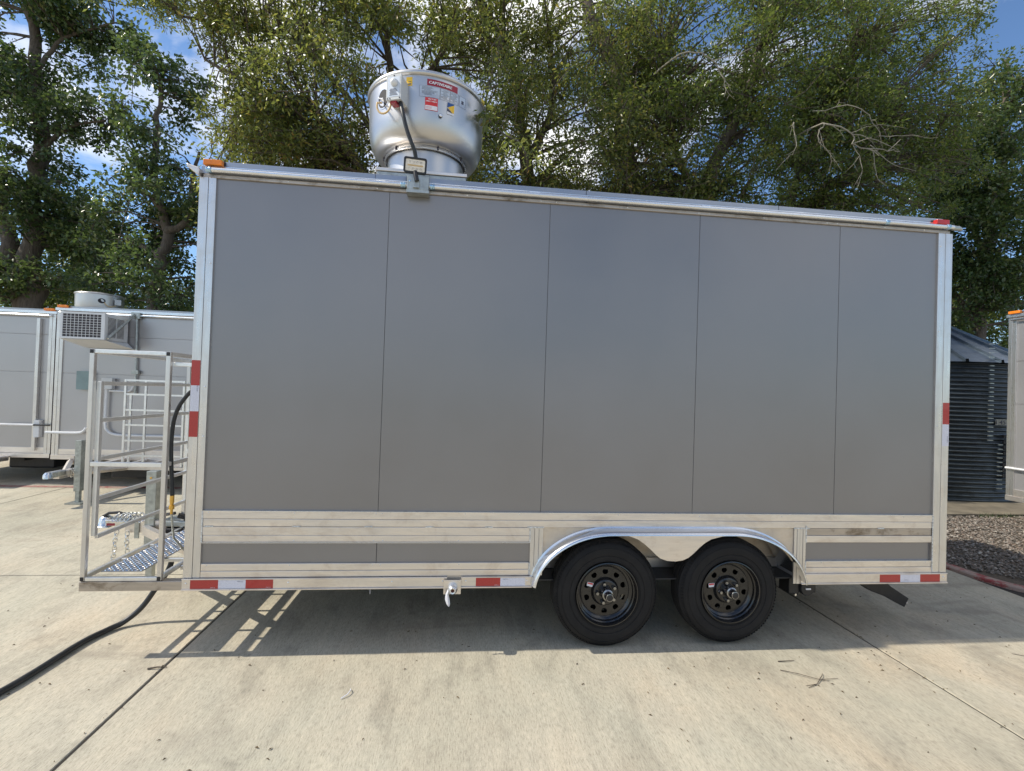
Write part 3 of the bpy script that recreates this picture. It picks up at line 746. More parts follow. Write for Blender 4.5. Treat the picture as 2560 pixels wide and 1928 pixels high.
# bezel ring
m1 = MB()
outer = []; mbx = MB(); po = rrect(mbx, .075, .050, .014, 0, 1); mbx = MB(); pi_ = rrect(mbx, .064, .039, .009, 0, 1)
m = len(po); m1.add([(x, -.010, z) for x, z in po]+[(x, -.010, z) for x, z in pi_]+[(x, .0, z) for x, z in po]+[(x, -.001, z) for x, z in pi_],
    [(i, (i+1) % m, m+(i+1) % m, m+i) for i in range(m)]+[(i, 2*m+i, 2*m+(i+1) % m, (i+1) % m) for i in range(m)]+[(m+i, m+(i+1) % m, 3*m+(i+1) % m, 3*m+i) for i in range(m)])
o = part(m1, 'lamp_bezel', 'black', WL); fixn(o); place(o, Lc, Lr)
m1 = MB(); rrect(m1, .063, .038, .009, -.004, -.0025); o = part(m1, 'lamp_reflector', 'reflector', WL); place(o, Lc, Lr)
for i in range(4):
    for k in (-1, 1):
        m1 = MB().lathe([(.006, 0), (.0045, .002), (.0001, .003)], 10, (-.036+i*.024, -.0055, k*.021), 'y'); o = part(m1, 'led', 'ink', WL); place(o, Lc, Lr)
m1 = MB().box(-.05, .05, -.008, -.0045, -.004, .004); o = part(m1, 'reflector_bar', 'tan', WL, bevel=.001); place(o, Lc, Lr)

# ---- exhaust fan
def fan(parent, cx, cy, zb, detail=True):
    """zb = roof height. Returns the fan part; sub-parts carry everything else."""
    def pp(mb, name, mat, **kw):
        o = mb.build(name, mat, **kw); o.parent = F; return o
    prof = [(.302, .30), (.31, .287), (.33, .281), (.352, .286), (.374, .302), (.393, .328), (.407, .362), (.417, .402), (.424, .45), (.428, .56), (.430, .70)]
    F = MB().lathe([(r, h) for r, h in prof], 112, (0, 0, 0), 'z').build('exhaust_fan', 'bowl', smooth=True, angle=80)
    F.location = (cx, cy, zb)
    if parent is TR: P(F)
    else: F.parent = parent
    pp(MB().lathe([(.430, .700), (.440, .702), (.446, .712), (.446, .724), (.440, .733), (.430, .735), (.424, .729), (.42, .70)], 112, (0, 0, 0)), 'rim_band', 'bowl', smooth=True, angle=60)
    pp(MB().lathe([(.285, .10), (.285, .275), (.296, .285), (.302, .285), (.302, .297)], 80, (0, 0, 0)), 'neck', 'bowl', smooth=True)
    pp(MB().lathe([(.300, .262), (.309, .264), (.309, .288), (.302, .292)], 80, (0, 0, 0)), 'clamp_ring', 'alu_bright', smooth=True)
    pp(MB().lathe([(.0, .735), (.30, .735), (.33, .72), (.40, .705)], 48, (0, 0, 0)), 'top_plate', 'bowl', smooth=True)
    pp(MB().lathe([(.0, .775), (.20, .775), (.215, .765), (.215, .735)], 48, (0, 0, 0)), 'motor_cap', 'alu', smooth=True)
    cb = MB().box(-.31, .31, -.31, .31, -.02, .075); pp(cb, 'roof_curb', 'galv', bevel=.004)
    pp(MB().box(-.318, .318, -.318, .318, .076, .0995), 'curb_cap', 'alu', bevel=.004)
    if not detail:
        cz = .52; a = rad(12)
        pp(MB().box(.20, .31, -.46, -.40, .50, .62), 'switch_box', 'greypaint', bevel=.004)
        m = MB()
        for k in range(20):
            t = 2*PI*k/20; m.v.append(cylp(-3+9*math.cos(t), .56+.055*math.sin(t)))
        m.f.append(tuple(range(20))); pp(m, 'wiring_hole', 'dark')
        pp(MB().tube(bez(cylp(3, .53, .44), cylp(8, .44, .46), cylp(16, .42, .47), cylp(30, .49, .46)), .008, 8), 'wire_loop', 'tan', smooth=True)
        return F
    def sheet(a0, a1, z0, z1, mat, name, off=.0015, n=14):
        m = MB()
        for i in range(n+1):
            a = a0+(a1-a0)*i/n
            for z in (z0, z1): m.v.append(cylp(a, z, radius(z)+off))
        for i in range(n): m.f.append((i*2, i*2+2, i*2+3, i*2+1))
        return pp(m, name, mat)
    def curved_text(s, size, a, z, mat, name, off=.003, slant=0, sx=1, bold=False):
        vs, fs, w, h = text_geo(s, size); m = MB()
        for dx in ((0, size*.045, size*.09) if bold else (0,)):
            m.add([cylp(a+math.degrees((u*sx+v*slant+dx)/.43), z+v, .43+off+dx*.05) for u, v in vs], fs)
        return pp(m, name, mat), w
    zz = zb-2.768
    # stickers (angles measured from the near side, degrees)
    H = lambda z: z-2.768
    sheet(3.5, 32.7, H(3.404), H(3.448), 'redsign', 'maker_sign')
    o, w = curved_text('CAPTIVEAIRE', .0275, 5.0, H(3.415), 'white', 'sign_lettering', slant=.18, sx=1.0, bold=True)
    sheet(-3.2, 15.5, H(3.324), H(3.4035), 'label', 'rating_label', .001)
    sheet(15.8, 25.0, H(3.320), H(3.4035), 'label', 'rating_label', .001)
    sheet(25.3, 34.0, H(3.320), H(3.4035), 'label', 'rating_label', .001)
    sheet(35.0, 42.4, H(3.315), H(3.402), 'label', 'rating_label', .001)
    m = MB()
    def bar(a0, a1, z0, z1, off=.0024):
        k = len(m.v)
        nseg = max(1, int((a1-a0)/3))
        for i in range(nseg+1):
            a = a0+(a1-a0)*i/nseg
            for z in (z0, z1): m.v.append(cylp(a, z, radius(z)+off))
        for i in range(nseg): m.f.append((k+i*2, k+i*2+2, k+i*2+3, k+i*2+1))
    for (a0, a1) in ((-3.2, 15.5), (15.8, 25.0), (25.3, 34.0), (35.0, 42.4)):
        b0, b1 = H(3.324), H(3.4)
        bar(a0, a1, b0, b0+.0012); bar(a0, a1, b1-.0012, b1); bar(a0, a0+.18, b0, b1); bar(a1-.18, a1, b0, b1)
    r2 = random.Random(4)
    for (a0, a1, k) in ((-1.0, 14.0, 8), (16.5, 24.4, 9), (25.9, 33.4, 9)):
        for i in range(k):
            z = H(3.392)-i*.0072
            e = a0+(a1-a0)*r2.uniform(.5, 1); bar(a0+(.0 if r2.random() < .6 else 2), e, z-.0016, z)
    bar(37.5, 40.0, H(3.35), H(3.372))
    pp(m, 'label_print', 'ink')
    sheet(2.2, 13.8, H(3.236), H(3.322), 'red2', 'parts_sticker', .002)
    sheet(2.6, 13.4, H(3.239), H(3.268), 'white', 'parts_sticker_base', .0028)
    curved_text('FACTORY', .0125, 5.0, H(3.305), 'white', 'sticker_lettering', .0032, bold=True)
    curved_text('DIRECT PARTS', .0115, 3.0, H(3.290), 'white', 'sticker_lettering', .0032, bold=True)
    m = MB(); bar(3.0, 12.5, H(3.281), H(3.2825), .0035); bar(3.2, 8.5, H(3.258), H(3.2595), .0035); bar(3.2, 8.0, H(3.252), H(3.2535), .0035); bar(3.2, 8.3, H(3.246), H(3.2475), .0035); pp(m, 'sticker_print', 'red2')
    # warning sticker of triangles
    def tri(pts, mat, name, off):
        m = MB(); m.v += [cylp(a, z, radius(z)+off) for a, z in pts]; m.f.append(tuple(range(len(pts)))); pp(m, name, mat)
    sheet(22.8, 29.6, H(3.240), H(3.318), 'white', 'rotation_sticker', .0035, 4)
    tri([(22.8, H(3.318)), (22.8, H(3.283)), (29.6, H(3.312)), (29.6, H(3.318))], 'bluest', 'sticker_corner', .0062)
    tri([(23.4, H(3.284)), (29.6, H(3.311)), (29.6, H(3.255)), (27.5, H(3.256))], 'yellow', 'sticker_panel', .0062)
    tri([(22.8, H(3.280)), (28.2, H(3.252)), (22.8, H(3.258))], 'ink', 'sticker_corner', .0062)
    # yellow warning sticker by the switch box
    sheet(-15.5, -9.8, H(3.392), H(3.452), 'yellow', 'warning_sticker', .0015, 4)
    m = MB(); bar(-13.5, -10.6, H(3.400), H(3.408), .003); bar(-13.5, -10.6, H(3.418), H(3.421), .003); pp(m, 'warning_print', 'ink')
    # bolt
    def radial(mb_pts, a, z, mat, name, r0=.43):
        m = MB(); n = 14; k = len(mb_pts); ca = rad(a)
        o = Vector((math.sin(ca), -math.cos(ca), 0)); t = Vector((math.cos(ca), math.sin(ca), 0)); u = Vector((0, 0, 1))
        for i in range(n):
            th = 2*PI*i/n
            for r, h in mb_pts: m.v.append(tuple(o*(r0+h)+u*z+(t*math.cos(th)+u*math.sin(th))*r))
        for i in range(n):
            j = (i+1) % n
            for q in range(k-1): m.f.append((i*k+q, j*k+q, j*k+q+1, i*k+q+1))
        return pp(m, name, mat, smooth=True, angle=35)
    radial([(.011, -.002), (.011, .006), (.007, .009), (.0001, .009)], 16.8, H(3.212), 'chrome', 'bolt')
    radial([(.014, -.002), (.014, .002), (.010, .002)], 16.8, H(3.212), 'ink', 'washer')
    # wiring hole
    m = MB()
    for k in range(28):
        t = 2*PI*k/28; z = H(3.343)+.064*math.sin(t); m.v.append(cylp(-41+7.2*math.cos(t), z, radius(z)+.002))
    m.f.append(tuple(range(28))); pp(m, 'wiring_hole', 'dark')
    m = MB()
    for k in range(28):
        t = 2*PI*k/28
        for s_ in (1.0, 1.12):
            z = H(3.343)+.064*s_*math.sin(t); m.v.append(cylp(-41+7.2*s_*math.cos(t), z, radius(z)+.0025))
    for k in range(28): j = (k+1) % 28; m.f.append((2*k, 2*j, 2*j+1, 2*k+1))
    pp(m, 'hole_rim', 'alu_bright')
    pp(MB().tube([cylp(-47, H(3.36), .437), cylp(-37, H(3.315), .46)], .004, 6), 'wire_tie', 'white', smooth=True)
    # switch box
    ca = rad(-20.5); o_ = Vector((math.sin(ca), -math.cos(ca), 0)); t_ = Vector((math.cos(ca), math.sin(ca), 0)); u_ = Vector((0, 0, 1))
    cbx = o_*.43 + u_*H(3.325)
    def obox(t0, t1, o0, o1, z0, z1, name, mat, bevel=.002):
        m = MB(); m.box(t0, t1, -o1, -o0, z0, z1)
        m.v = [tuple(cbx + t_*x - o_*y + u_*z) for x, y, z in m.v]
        return pp(m, name, mat, bevel=bevel)
    obox(-.050, .050, -.01, .095, -.078, .082, 'switch_box', 'greypaint')
    obox(-.054, .054, .084, .0975, -.082, .088, 'switch_box_lid', 'greypaint', .0015)
    obox(-.044, .044, .0978, .0986, -.062, .070, 'switch_label', 'label', 0)
    m = MB()
    for i in range(6):
        m.box(-.030+.004*(i % 2), .030-.006*(i % 3), -.0996, -.0990, -.052+i*.008, -.049+i*.008)
    m.v = [tuple(cbx + t_*x - o_*y + u_*z) for x, y, z in m.v]; pp(m, 'switch_print', 'ink')
    m = MB().lathe([(.026, 0), (.026, -.004), (.022, -.018), (.012, -.026), (.0001, -.028)], 24, (0, 0, 0), 'y')
    m.v = [tuple(cbx + t_*(x+.004) - o_*(y-.098) + u_*(z+.030)) for x, y, z in m.v]; pp(m, 'switch_knob', 'acwhite', smooth=True, angle=60)
    obox(-.030, .015, .03, .085, -.096, -.0785, 'cable_gland_block', 'redsign', .003)
    m = MB()
    for x, z in ((-.044, -.072), (.044, -.072), (.0, .079), (-.026, -.073)):
        m.lathe([(.005, 0), (.004, -.003), (.0001, -.004)], 8, (x, -.0976, z), 'y')
    m.v = [tuple(cbx + t_*x - o_*y + u_*z) for x, y, z in m.v]; k_ = pp(m, 'box_screws', 'ink'); k_['kind'] = 'stuff'
    # tan flexible conduit loop from the hole to the box
    A = Vector(cylp(-41, H(3.31), .44)); B_ = cbx + o_*.05 - u_*.085 - t_*.02
    lc = A.lerp(B_, .5)+o_*.05-u_*.035; loop = [A]+[lc-t_*.052*math.cos(q)-u_*.062*math.sin(q) for q in [PI*k/12 for k in range(-1, 14)]]+[B_]
    pp(MB().tube(loop, .0065, 10), 'wire_loop', 'tan', smooth=True)
    # black flexible cable down to the roof beside the lamp
    Fo = Vector((cx, cy, zb))
    B2 = cbx + o_*.055 + t_*.030 - u_*.075
    cab = smooth_path([B2, Vector((1.180, -.075, 3.14))-Fo, Vector((1.207, -.075, 3.045))-Fo, Vector((1.240, -.070, 2.962))-Fo, Vector((1.263, -.055, 2.905))-Fo, Vector((1.280, -.03, 2.80))-Fo], 6)
    pp(MB().tube(cab, .0135, 12), 'cable', 'rubber', smooth=True)
    for a in (-38, 20, 60, -80):
        c = cylp(a, .278, .312); pp(MB().lathe([(.006, -.012), (.006, .022), (.0001, .022)], 8, c), 'clip', 'ink')
    return F
def radius(z): return .424+.006*min(1, max(0, (z-.45)/.25))
def cylp(a, z, r=None):
    a = rad(a); r = radius(z)+.003 if r is None else r
    return (r*math.sin(a), -r*math.cos(a), z)
FAN = fan(TR, 1.295, .43, 2.768)
# second curb visible on the roof behind the lamp is the fan curb cap itself

# ---- front rack (cage), floor and tread plate
RK = pempty('front_rack')
T = .027
def rb(x0, x1, y0, y1, z0, z1, name='rack_rail', mat='alu_tube'):
    return part(MB().box(x0, x1, y0, y1, z0, z1), name, mat, RK, bevel=.003)
Y1 = 1.05
for x in (-.699, -.251):
    for y in (-.02, Y1): rb(x, x+T, y, y+T, .062, 1.515, 'rack_post', 'alu_v')
    for z in (1.5155, .0585):
        if z > 1: part(MB().box(x+.003, x+T-.003, -.0225, -.0195, z-.027, z-.003), 'end_plug', 'black', RK)
        else: part(MB().box(x+.003, x+T-.003, -.0225, -.0195, z+.005, z+.028), 'end_plug', 'black', RK)
    rb(x+.002, x+T-.002, -.02+T+.001, Y1-.001, 1.488, 1.5145)                   # top rails running back
rb(-.671, -.2515, -.019, .006, 1.489, 1.514); rb(-.671, -.2515, Y1+.001, Y1+.026, 1.489, 1.514)
rb(-.671, -.2515, -.019, .006, .778, .806); rb(-.671, -.2515, -.019, .006, .060, .084)
rb(-.671, -.2515, Y1+.001, Y1+.026, .060, .084)
# inner gate on the left side
GX = -.668
for y in (.009, Y1-.045): rb(GX, GX+.024, y, y+.028, .333, 1.313, 'gate_post')
for z in (1.287, 1.052, .806, .555, .310): rb(GX+.001, GX+.023, .038, Y1-.046, z, z+.025, 'gate_rail')
for z in (.806,): rb(-.2495, -.2255, .008, Y1-.001, z-.026, z)
for z in (1.29, .55, .31): rb(-.2495, -.2255, .4, Y1-.001, z-.026, z)
rb(-.2235, -.10, .01, .034, 1.425, 1.45); rb(-.2235, -.105, .20, .224, .84, .865); rb(-.2235, -.105, .62, .645, .56, .585)
# floor frame
rb(-.699, -.672, .0085, Y1-.001, .068, .0955, 'floor_rail'); rb(-.2495, -.2225, .0085, Y1-.001, .068, .0955, 'floor_rail')
for y in (.30, .60, .90): rb(-.671, -.2505, y, y+.026, .066, .0665+.0245, 'floor_rail')
rb(-.2215, -.105, .18, .21, .055, .085, 'floor_rail'); rb(-.2215, -.105, .60, .63, .055, .085, 'floor_rail')
part(MB().box(-.70, LX+.001, -.023, .035, 0.0, .0585), 'platform_beam', 'alu_dirty', RK, bevel=.003)
part(MB().box(-.70, LX+.001, Y1, Y1+.05, 0.0, .0585), 'platform_beam', 'alu_dirty', RK, bevel=.003)
# tread plate with raised lozenges
part(MB().box(-.618, -.374, .04, Y1+.02, .0975, .1015), 'tread_plate', plain('tread_plate_metal', (0.30, 0.32, 0.36), 0.35, 0.9, .2, 20), RK)
mb = MB()
for i in range(9):
    for j in range(36):
        x = -.602+i*.0265; y = .056+j*.0282
        a = rad(45 if (i+j) % 2 else -45)+rng.uniform(-.1, .1); ca, sa = math.cos(a), math.sin(a)
        l, w, h = .0135, .0048, .0042
        q = [(-l, 0), (0, -w), (l, 0), (0, w)]
        vs = [(x+u*ca-v*sa, y+u*sa+v*ca, .1015) for u, v in q]+[(x+u*.55*ca-v*.4*sa, y+u*.55*sa+v*.4*ca, .1015+h) for u, v in q]
        mb.add(vs, [(0,1,5,4), (1,2,6,5), (2,3,7,6), (3,0,4,7), (4,5,6,7)])
lz = part(mb, 'tread_lozenges', 'chrome', RK); lz['kind'] = 'stuff'

# ---- tongue, coupler, jack, chains
TG = pempty('tongue')
yt = 1.13
part(MB().box(-1.16, LX-.01, yt-.04, yt+.04, .035, .138), 'tongue_beam', 'alu', TG, bevel=.004)
for s in (-1, 1):
    m = MB(); y_a, y_b = yt+s*.05, yt+s*.75
    m.add([(-1.0, y_a-.03, .03), (-1.0, y_a+.03, .03), (-1.0, y_a+.03, .10), (-1.0, y_a-.03, .10), (LX, y_b-.03, .0), (LX, y_b+.03, .0), (LX, y_b+.03, .07), (LX, y_b-.03, .07)],
          [(0,1,2,3), (7,6,5,4), (0,4,5,1), (1,5,6,2), (2,6,7,3), (3,7,4,0)]); fixn(part(m, 'tongue_arm', 'alu', TG))
part(MB().lathe([(.0001, .088), (.022, .085), (.042, .070), (.052, .045), (.055, .01), (.062, .004), (.066, 0)], 24, (-1.335, yt, .085)), 'coupler', 'zinc', TG, smooth=True, angle=50)
part(MB().box(-1.33, -1.13, yt-.045, yt+.045, .088, .148), 'coupler_body', 'zinc', TG, bevel=.012)
part(MB().box(-1.40, -1.27, yt-.07, yt+.07, .080, .086), 'coupler_flange', 'zinc', TG, bevel=.002)
part(MB().tube([(-1.345, yt-.02, .165), (-1.30, yt-.02, .195), (-1.22, yt-.02, .20), (-1.18, yt-.02, .185)], .012, 8), 'coupler_latch', 'black', TG, smooth=True)
part(MB().box(-1.30, -1.235, yt-.0465, yt-.0455, .095, .115), 'coupler_label', 'redsign', TG)
for x in (-1.06, -.945): part(MB().box(x-.018, x+.018, yt-.052, yt-.041, -.01, .16), 'u_bolt_plate', 'galv', TG, bevel=.002)
# chains
def chain(pts, parent, r=.0042, link=.024):
    P_ = smooth_path(pts, 8); L = [0]
    for a, b in zip(P_[:-1], P_[1:]): L.append(L[-1]+(b-a).length)
    k = int(L[-1]/(link*1.35)); m = MB()
    for i in range(k):
        s = (i+.5)/k*L[-1]; j = max(q for q in range(len(L)-1) if L[q] <= s); t = (s-L[j])/(L[j+1]-L[j]+1e-9)
        c = P_[j].lerp(P_[j+1], t); d = (P_[j+1]-P_[j]).normalized()
        a = Vector((0, 1, 0)) if i % 2 else Vector((.8, .3, .2)); sd = (a-d*a.dot(d)).normalized()
        ring = [c+d*math.cos(2*PI*q/10)*link+sd*math.sin(2*PI*q/10)*link*.6 for q in range(11)]
        m.tube(ring, r, 5, cap=False)
    part(m, 'safety_chain', 'zinc', parent)
chain([(-1.205, yt-.06, .06), (-1.21, yt-.075, -.04), (-1.212, yt-.075, -.12), (-1.225, yt-.08, -.20)], TG)
chain([(-1.125, yt-.06, .05), (-1.12, yt-.07, -.03), (-1.112, yt-.07, -.13)], TG)
for q in range(4): chain([(-1.24+q*.03, yt-.06, .14), (-1.22+q*.035, yt-.03, .185), (-1.16+q*.03, yt+.02, .18), (-1.12+q*.03, yt-.05, .13)], TG)
JK = pempty('tongue_jack')
part(MB().box(-1.005, -.925, yt-.045, yt-.042+.08, -.10, .555), 'jack_tube', 'galv', JK, bevel=.004)
part(MB().box(-.99, -.94, yt-.03, yt+.02, GZ+.02, -.10), 'jack_leg', 'galv', JK)
part(MB().box(-1.04, -.89, yt-.08, yt+.07, GZ+.002, GZ+.018), 'jack_foot', 'galv', JK)
part(MB().lathe([(.009, 0), (.009, -.004), (.0001, -.005)], 12, (-.966, yt-.0455, .50), 'y'), 'jack_bolt', 'brass', JK)
part(MB().tube([(-.71, yt-.1, .20), (-.62, yt-.05, .155)], .022, 12), 'winch_grip', 'black', JK, smooth=True)
part(MB().tube([(-.86, yt-.06, .19), (-.74, yt-.09, .215)], .013, 8), 'winch_arm', 'black', JK, smooth=True)
part(MB().box(-.86, -.45, yt-.10, yt+.1, .10, .15), 'tongue_box', 'galv', TG, bevel=.01)
part(MB().box(-.82, -.42, yt-.11, yt+.05, .0, .09), 'battery_tray', 'underframe', TG, bevel=.01)
# gas hose
GH = pempty('gas_hose')
hp = smooth_path([(-.095, .06, 1.275), (-.125, .05, 1.270), (-.165, .05, 1.222), (-.199, .05, 1.166), (-.222, .05, 1.10), (-.233, .05, 1.029), (-.238, .05, .92), (-.233, .05, .80), (-.225, .05, .69), (-.218, .05, .585)], 5)
part(MB().tube(hp, .0125, 12), 'hose', 'rubber', GH, smooth=True)
part(MB().lathe([(.0001, -.12), (.008, -.12), (.008, -.09), (.016, -.088), (.016, -.062), (.010, -.06), (.013, -.04), (.013, 0), (.0001, 0)], 8, (-.218, .05, .585)), 'brass_fitting', 'brass', GH)
part(MB().tube([(-.218, .05, .465), (-.215, .08, .30), (-.19, .2, .16)], .007, 8), 'gas_pipe', 'galv', GH, smooth=True)

# ================================================================== loose things on the ground
hp = smooth_path([(-1.35, -2.0, GZ+.022), (-1.0, -1.0, GZ+.022), (-.82, -.39, GZ+.022), (-.785, .115, GZ+.022), (-.74, .30, GZ+.022), (-.69, .385, GZ+.035), (-.61, .44, GZ+.11), (-.53, .46, GZ+.24), (-.46, .47, GZ+.36), (-.44, .49, .03)], 6)
o = MB().tube(hp, .0185, 14).build('power_cable', 'rubber', smooth=True)
tag(o, 'thick black cable running from under the front platform across the concrete', 'cable')
def twig(name, segs, r, label, group=None, mat='bark', cat='twig'):
    m = MB()
    for s in segs: m.tube([(x, y, GZ+z) for x, y, z in s], r, 6, rs=[r*(1-.5*i/(len(s)-1)) for i in range(len(s))])
    o = m.build(name, mat, smooth=True); tag(o, label, cat, group); return o
twig('fallen_twig', [[(3.745, -.36, .006), (3.83, -.415, .012), (3.92, -.475, .01), (3.98, -.492, .006)], [(3.925, -.48, .01), (3.88, -.515, .006), (3.80, -.525, .004)], [(3.925, -.478, .01), (3.975, -.44, .012), (4.00, -.41, .006)], [(3.93, -.478, .01), (4.06, -.468, .006)], [(3.88, -.515, .006), (3.80, -.545, .004)]], .0026, 'forked dry twig lying on the sunlit concrete right of the wheels')
twig('fallen_twig', [[(3.80, -.262, .005), (3.86, -.265, .008), (3.92, -.255, .005)]], .004, 'short straight twig on the concrete just above the forked twig', None)
twig('fallen_twig', [[(-.20, -.155, .006), (-.15, -.15, .012), (-.10, -.14, .005)]], .006, 'small twig lying on the left joint near the hose shadow')
tag(MB().tube([(1.015, -.50, GZ+.006), (1.045, -.475, GZ+.012), (1.055, -.445, GZ+.016), (1.05, -.42, GZ+.008)], .0028, 6).build('paper_scrap', 'white', smooth=True), 'curled white scrap on the open concrete left of the wheels', 'scrap')
# leaf litter
def litter():
    V = []; F = []; k = 0
    for i in range(520):
        x = NP.uniform(-4, 7); y = NP.uniform(-2.2, 3.2) if i % 3 else NP.uniform(-1, .4)
        if i < 60: x = NP.normal(4.6, .9); y = NP.normal(-.5, .5)
        if 300 < i < 400: x = (-.125, 4.66)[i % 2]+NP.normal(0, .02); y = NP.uniform(-2, 3)
        if i >= 400: x = NP.uniform(3, 6.85); y = NP.uniform(.2, 4)
        if x > 6.8: continue
        s = NP.uniform(.002, .010)*(1 if i < 300 else .7); a = NP.uniform(0, 6.28)
        c, sn = math.cos(a), math.sin(a); q = [(-s*1.4, 0, .002), (0, -s*.4, .006), (s*1.4, 0, .003), (0, s*.4, .009)]
        V += [(x+u*c-v*sn, y+u*sn+v*c, GZ+h) for u, v, h in q]; F += [(k, k+1, k+2), (k, k+2, k+3)]; k += 4
    me = bpy.data.meshes.new('leaf_litter'); me.from_pydata(V, [], F); me.materials.append(plain('dry_leaf', (0.12, 0.085, 0.04), 0.8, 0, .6, 3))
    o = bpy.data.objects.new('leaf_litter', me); C.objects.link(o); tag(o, 'tiny dry leaves and bits scattered over the concrete', 'leaf litter', kind='stuff')
litter()

# ================================================================== BACKGROUND TRAILERS
def bt_part(root, mb, name, mat, parent=None, **kw):
    o = mb.build(name, mat, **kw)
    if parent is None or parent is root:
        o.parent = root; o.matrix_parent_inverse = Matrix.Translation(-root.location)
    else: o.parent = parent
    return o
def bempty(root, name):
    o = bpy.data.objects.new(name, None); C.objects.link(o); o.parent = root; o.matrix_parent_inverse = Matrix.Translation(-root.location); o.empty_display_size = .1; return o
def bg_trailer(x0, x1, y0, y1, zt, label, seams=(1.40, 2.02), group='parked trailers in the background', side=False):
    R = empty('food_trailer', ((x0+x1)/2, (y0+y1)/2, GZ), label, 'trailer', group)
    q = lambda mb, n, m, p=None, **k: bt_part(R, mb, n, m, p, **k)
    q(MB().box(x0+.01, x1-.01, y0+.012, y1, .02, zt-.04), 'body', 'panel_lit')
    zs = [.10] + list(seams) + [zt-.12]
    for a, b in zip(zs[:-1], zs[1:]): q(MB().box(x0+.09, x1-.09, y0, y0+.011, a+.003, b-.003), 'wall_panel', 'panel_lit', bevel=.002)
    for xa in (x0, x1-.10):
        q(MB().box(xa, xa+.049, y0-.02, y0+.03, 0, zt-.06), 'corner_post', 'alu_v', bevel=.003)
        q(MB().box(xa+.051, xa+.10, y0-.018, y0+.03, 0, zt-.06), 'corner_post', 'alu_v', bevel=.003)
    q(MB().box(x0+.10, x1-.10, y0-.012, y0+.01, .075, .17), 'belt_rail', 'alu', bevel=.002)
    q(MB().box(x0, x1, y0-.03, y0+.02, 0, .072), 'bottom_rail', 'alu', bevel=.003)
    q(MB().box(x0-.02, x1+.02, y0-.035, y1+.02, zt-.058, zt-.012), 'roof_edge', 'alu_bright', bevel=.004)
    q(MB().box(x0, x1, y0-.01, y1, zt-.011, zt+.02), 'roof', 'roof_alu')
    q(MB().tube([(x0+.05, y0-.04, zt-.09), (x1-.05, y0-.04, zt-.09)], .018, 10), 'conduit_tube', 'alu_bright', smooth=True)
    for xa in (x0+.02, x1-.16):
        q(MB().box(xa, xa+.15, y0-.06, y0-.02, zt-.01, zt+.03), 'marker_light', 'orange', bevel=.006)
    if side:
        for xw in ((x0+x1)/2-.4, (x0+x1)/2+.5):
            w = bempty(R, 'wheel')
            q(MB().lathe([(.20, 0), (.24, -.01), (.35, .02), (.37, .06), (.37, .2), (.33, .24), (.2, .24)], 32, (0, 0, 0), 'y'), 'tyre', 'tyre', w, smooth=True)
            q(MB().lathe([(0, .06), (.15, .07), (.19, .02), (.2, .0)], 24, (0, 0, 0), 'y'), 'rim', 'blackpaint', w, smooth=True)
            w.location = (xw, y0-.03, GZ+.37)
    for s in (() if side else (x0-.02, x1-.2)):
        for yw in (y0+2.6, y0+3.5):
            w = bempty(R, 'wheel')
            q(MB().lathe([(.20, 0), (.24, -.01), (.35, .02), (.37, .06), (.37, .2), (.33, .24), (.2, .24)], 32, (0, 0, 0), 'y'), 'tyre', 'tyre', w, smooth=True)
            q(MB().lathe([(0, .06), (.15, .07), (.19, .02), (.2, .0)], 24, (0, 0, 0), 'y'), 'rim', 'blackpaint', w, smooth=True)
            w.location = (s, yw, GZ+.37); w.rotation_euler = (0, 0, -PI/2 if s < (x0+x1)/2 else PI/2)
            if s > (x0+x1)/2: w.location.x = x1+.02
    for xb in (x0+.5, x1-.5):
        q(MB().box(xb-.03, xb+.03, y0+.1, y1-.1, -.07, .02), 'chassis_beam', 'underframe')
    return R, q
BR, qb = bg_trailer(-4.93, -2.60, 5.20, 10.2, 2.47, 'grey trailer behind the front rack, with an air conditioner high on its end wall')
AR, qa = bg_trailer(-7.40, -5.04, 5.32, 10.3, 2.42, 'grey trailer at the far left edge with white conduit, door frame and roof fan')
RCX, RCY = 9.61+1.15, 2.91-2.7
RR, qr = bg_trailer(RCX-2.7, RCX+2.7, RCY-1.15, RCY+1.15, 2.72, 'grey trailer at the right edge beside the corrugated steel tank', side=True)
# B: roof fan, air conditioner, bracket, conduits, box, rack, tongue
f2 = fan(AR, -5.58, 7.0, 2.34, detail=False); f2.scale = (.875, .875, .875); f2.rotation_euler = (0, 0, rad(42)); f2.matrix_parent_inverse = Matrix.Translation(-AR.location)
AC = bempty(BR, 'air_conditioner')
ax0, ax1, ay0, ay1, az0, az1 = -4.48, -3.85, 4.66, 5.17, 1.925, 2.335
qb(MB().box(ax0, ax1, ay0+.012, ay1, az0, az1), 'housing', 'acwhite', AC, bevel=.006)
m = MB().box(ax0+.001, ax0+.035, ay0-.004, ay0+.0115, az0, az1).box(ax1-.055, ax1-.001, ay0-.004, ay0+.0115, az0, az1).box(ax0+.035, ax1-.055, ay0-.004, ay0+.0115, az1-.03, az1).box(ax0+.035, ax1-.055, ay0-.004, ay0+.0115, az0, az0+.03)
qb(m, 'grille_frame', 'acwhite', AC)
qb(MB().box(ax0+.035, ax1-.055, ay0+.004, ay0+.0115, az0+.03, az1-.03), 'condenser_fins', 'acdark', AC)
m = MB()
for i in range(1, 10): xx = ax0+.035+(ax1-.055-ax0-.035)*i/10; m.box(xx-.003, xx+.003, ay0-.001, ay0+.003, az0+.03, az1-.03)
for i in range(1, 9): zz_ = az0+.03+(az1-az0-.06)*i/9; m.box(ax0+.035, ax1-.055, ay0-.003, ay0-.0015, zz_-.003, zz_+.003)
qb(m, 'wire_grille', 'acwhite', AC)
qb(MB().box(ax1+.0005, ax1+.003, ay0+.06, ay1-.10, az0+.05, az1-.05), 'side_louvre_back', 'acdark', AC)
m = MB()
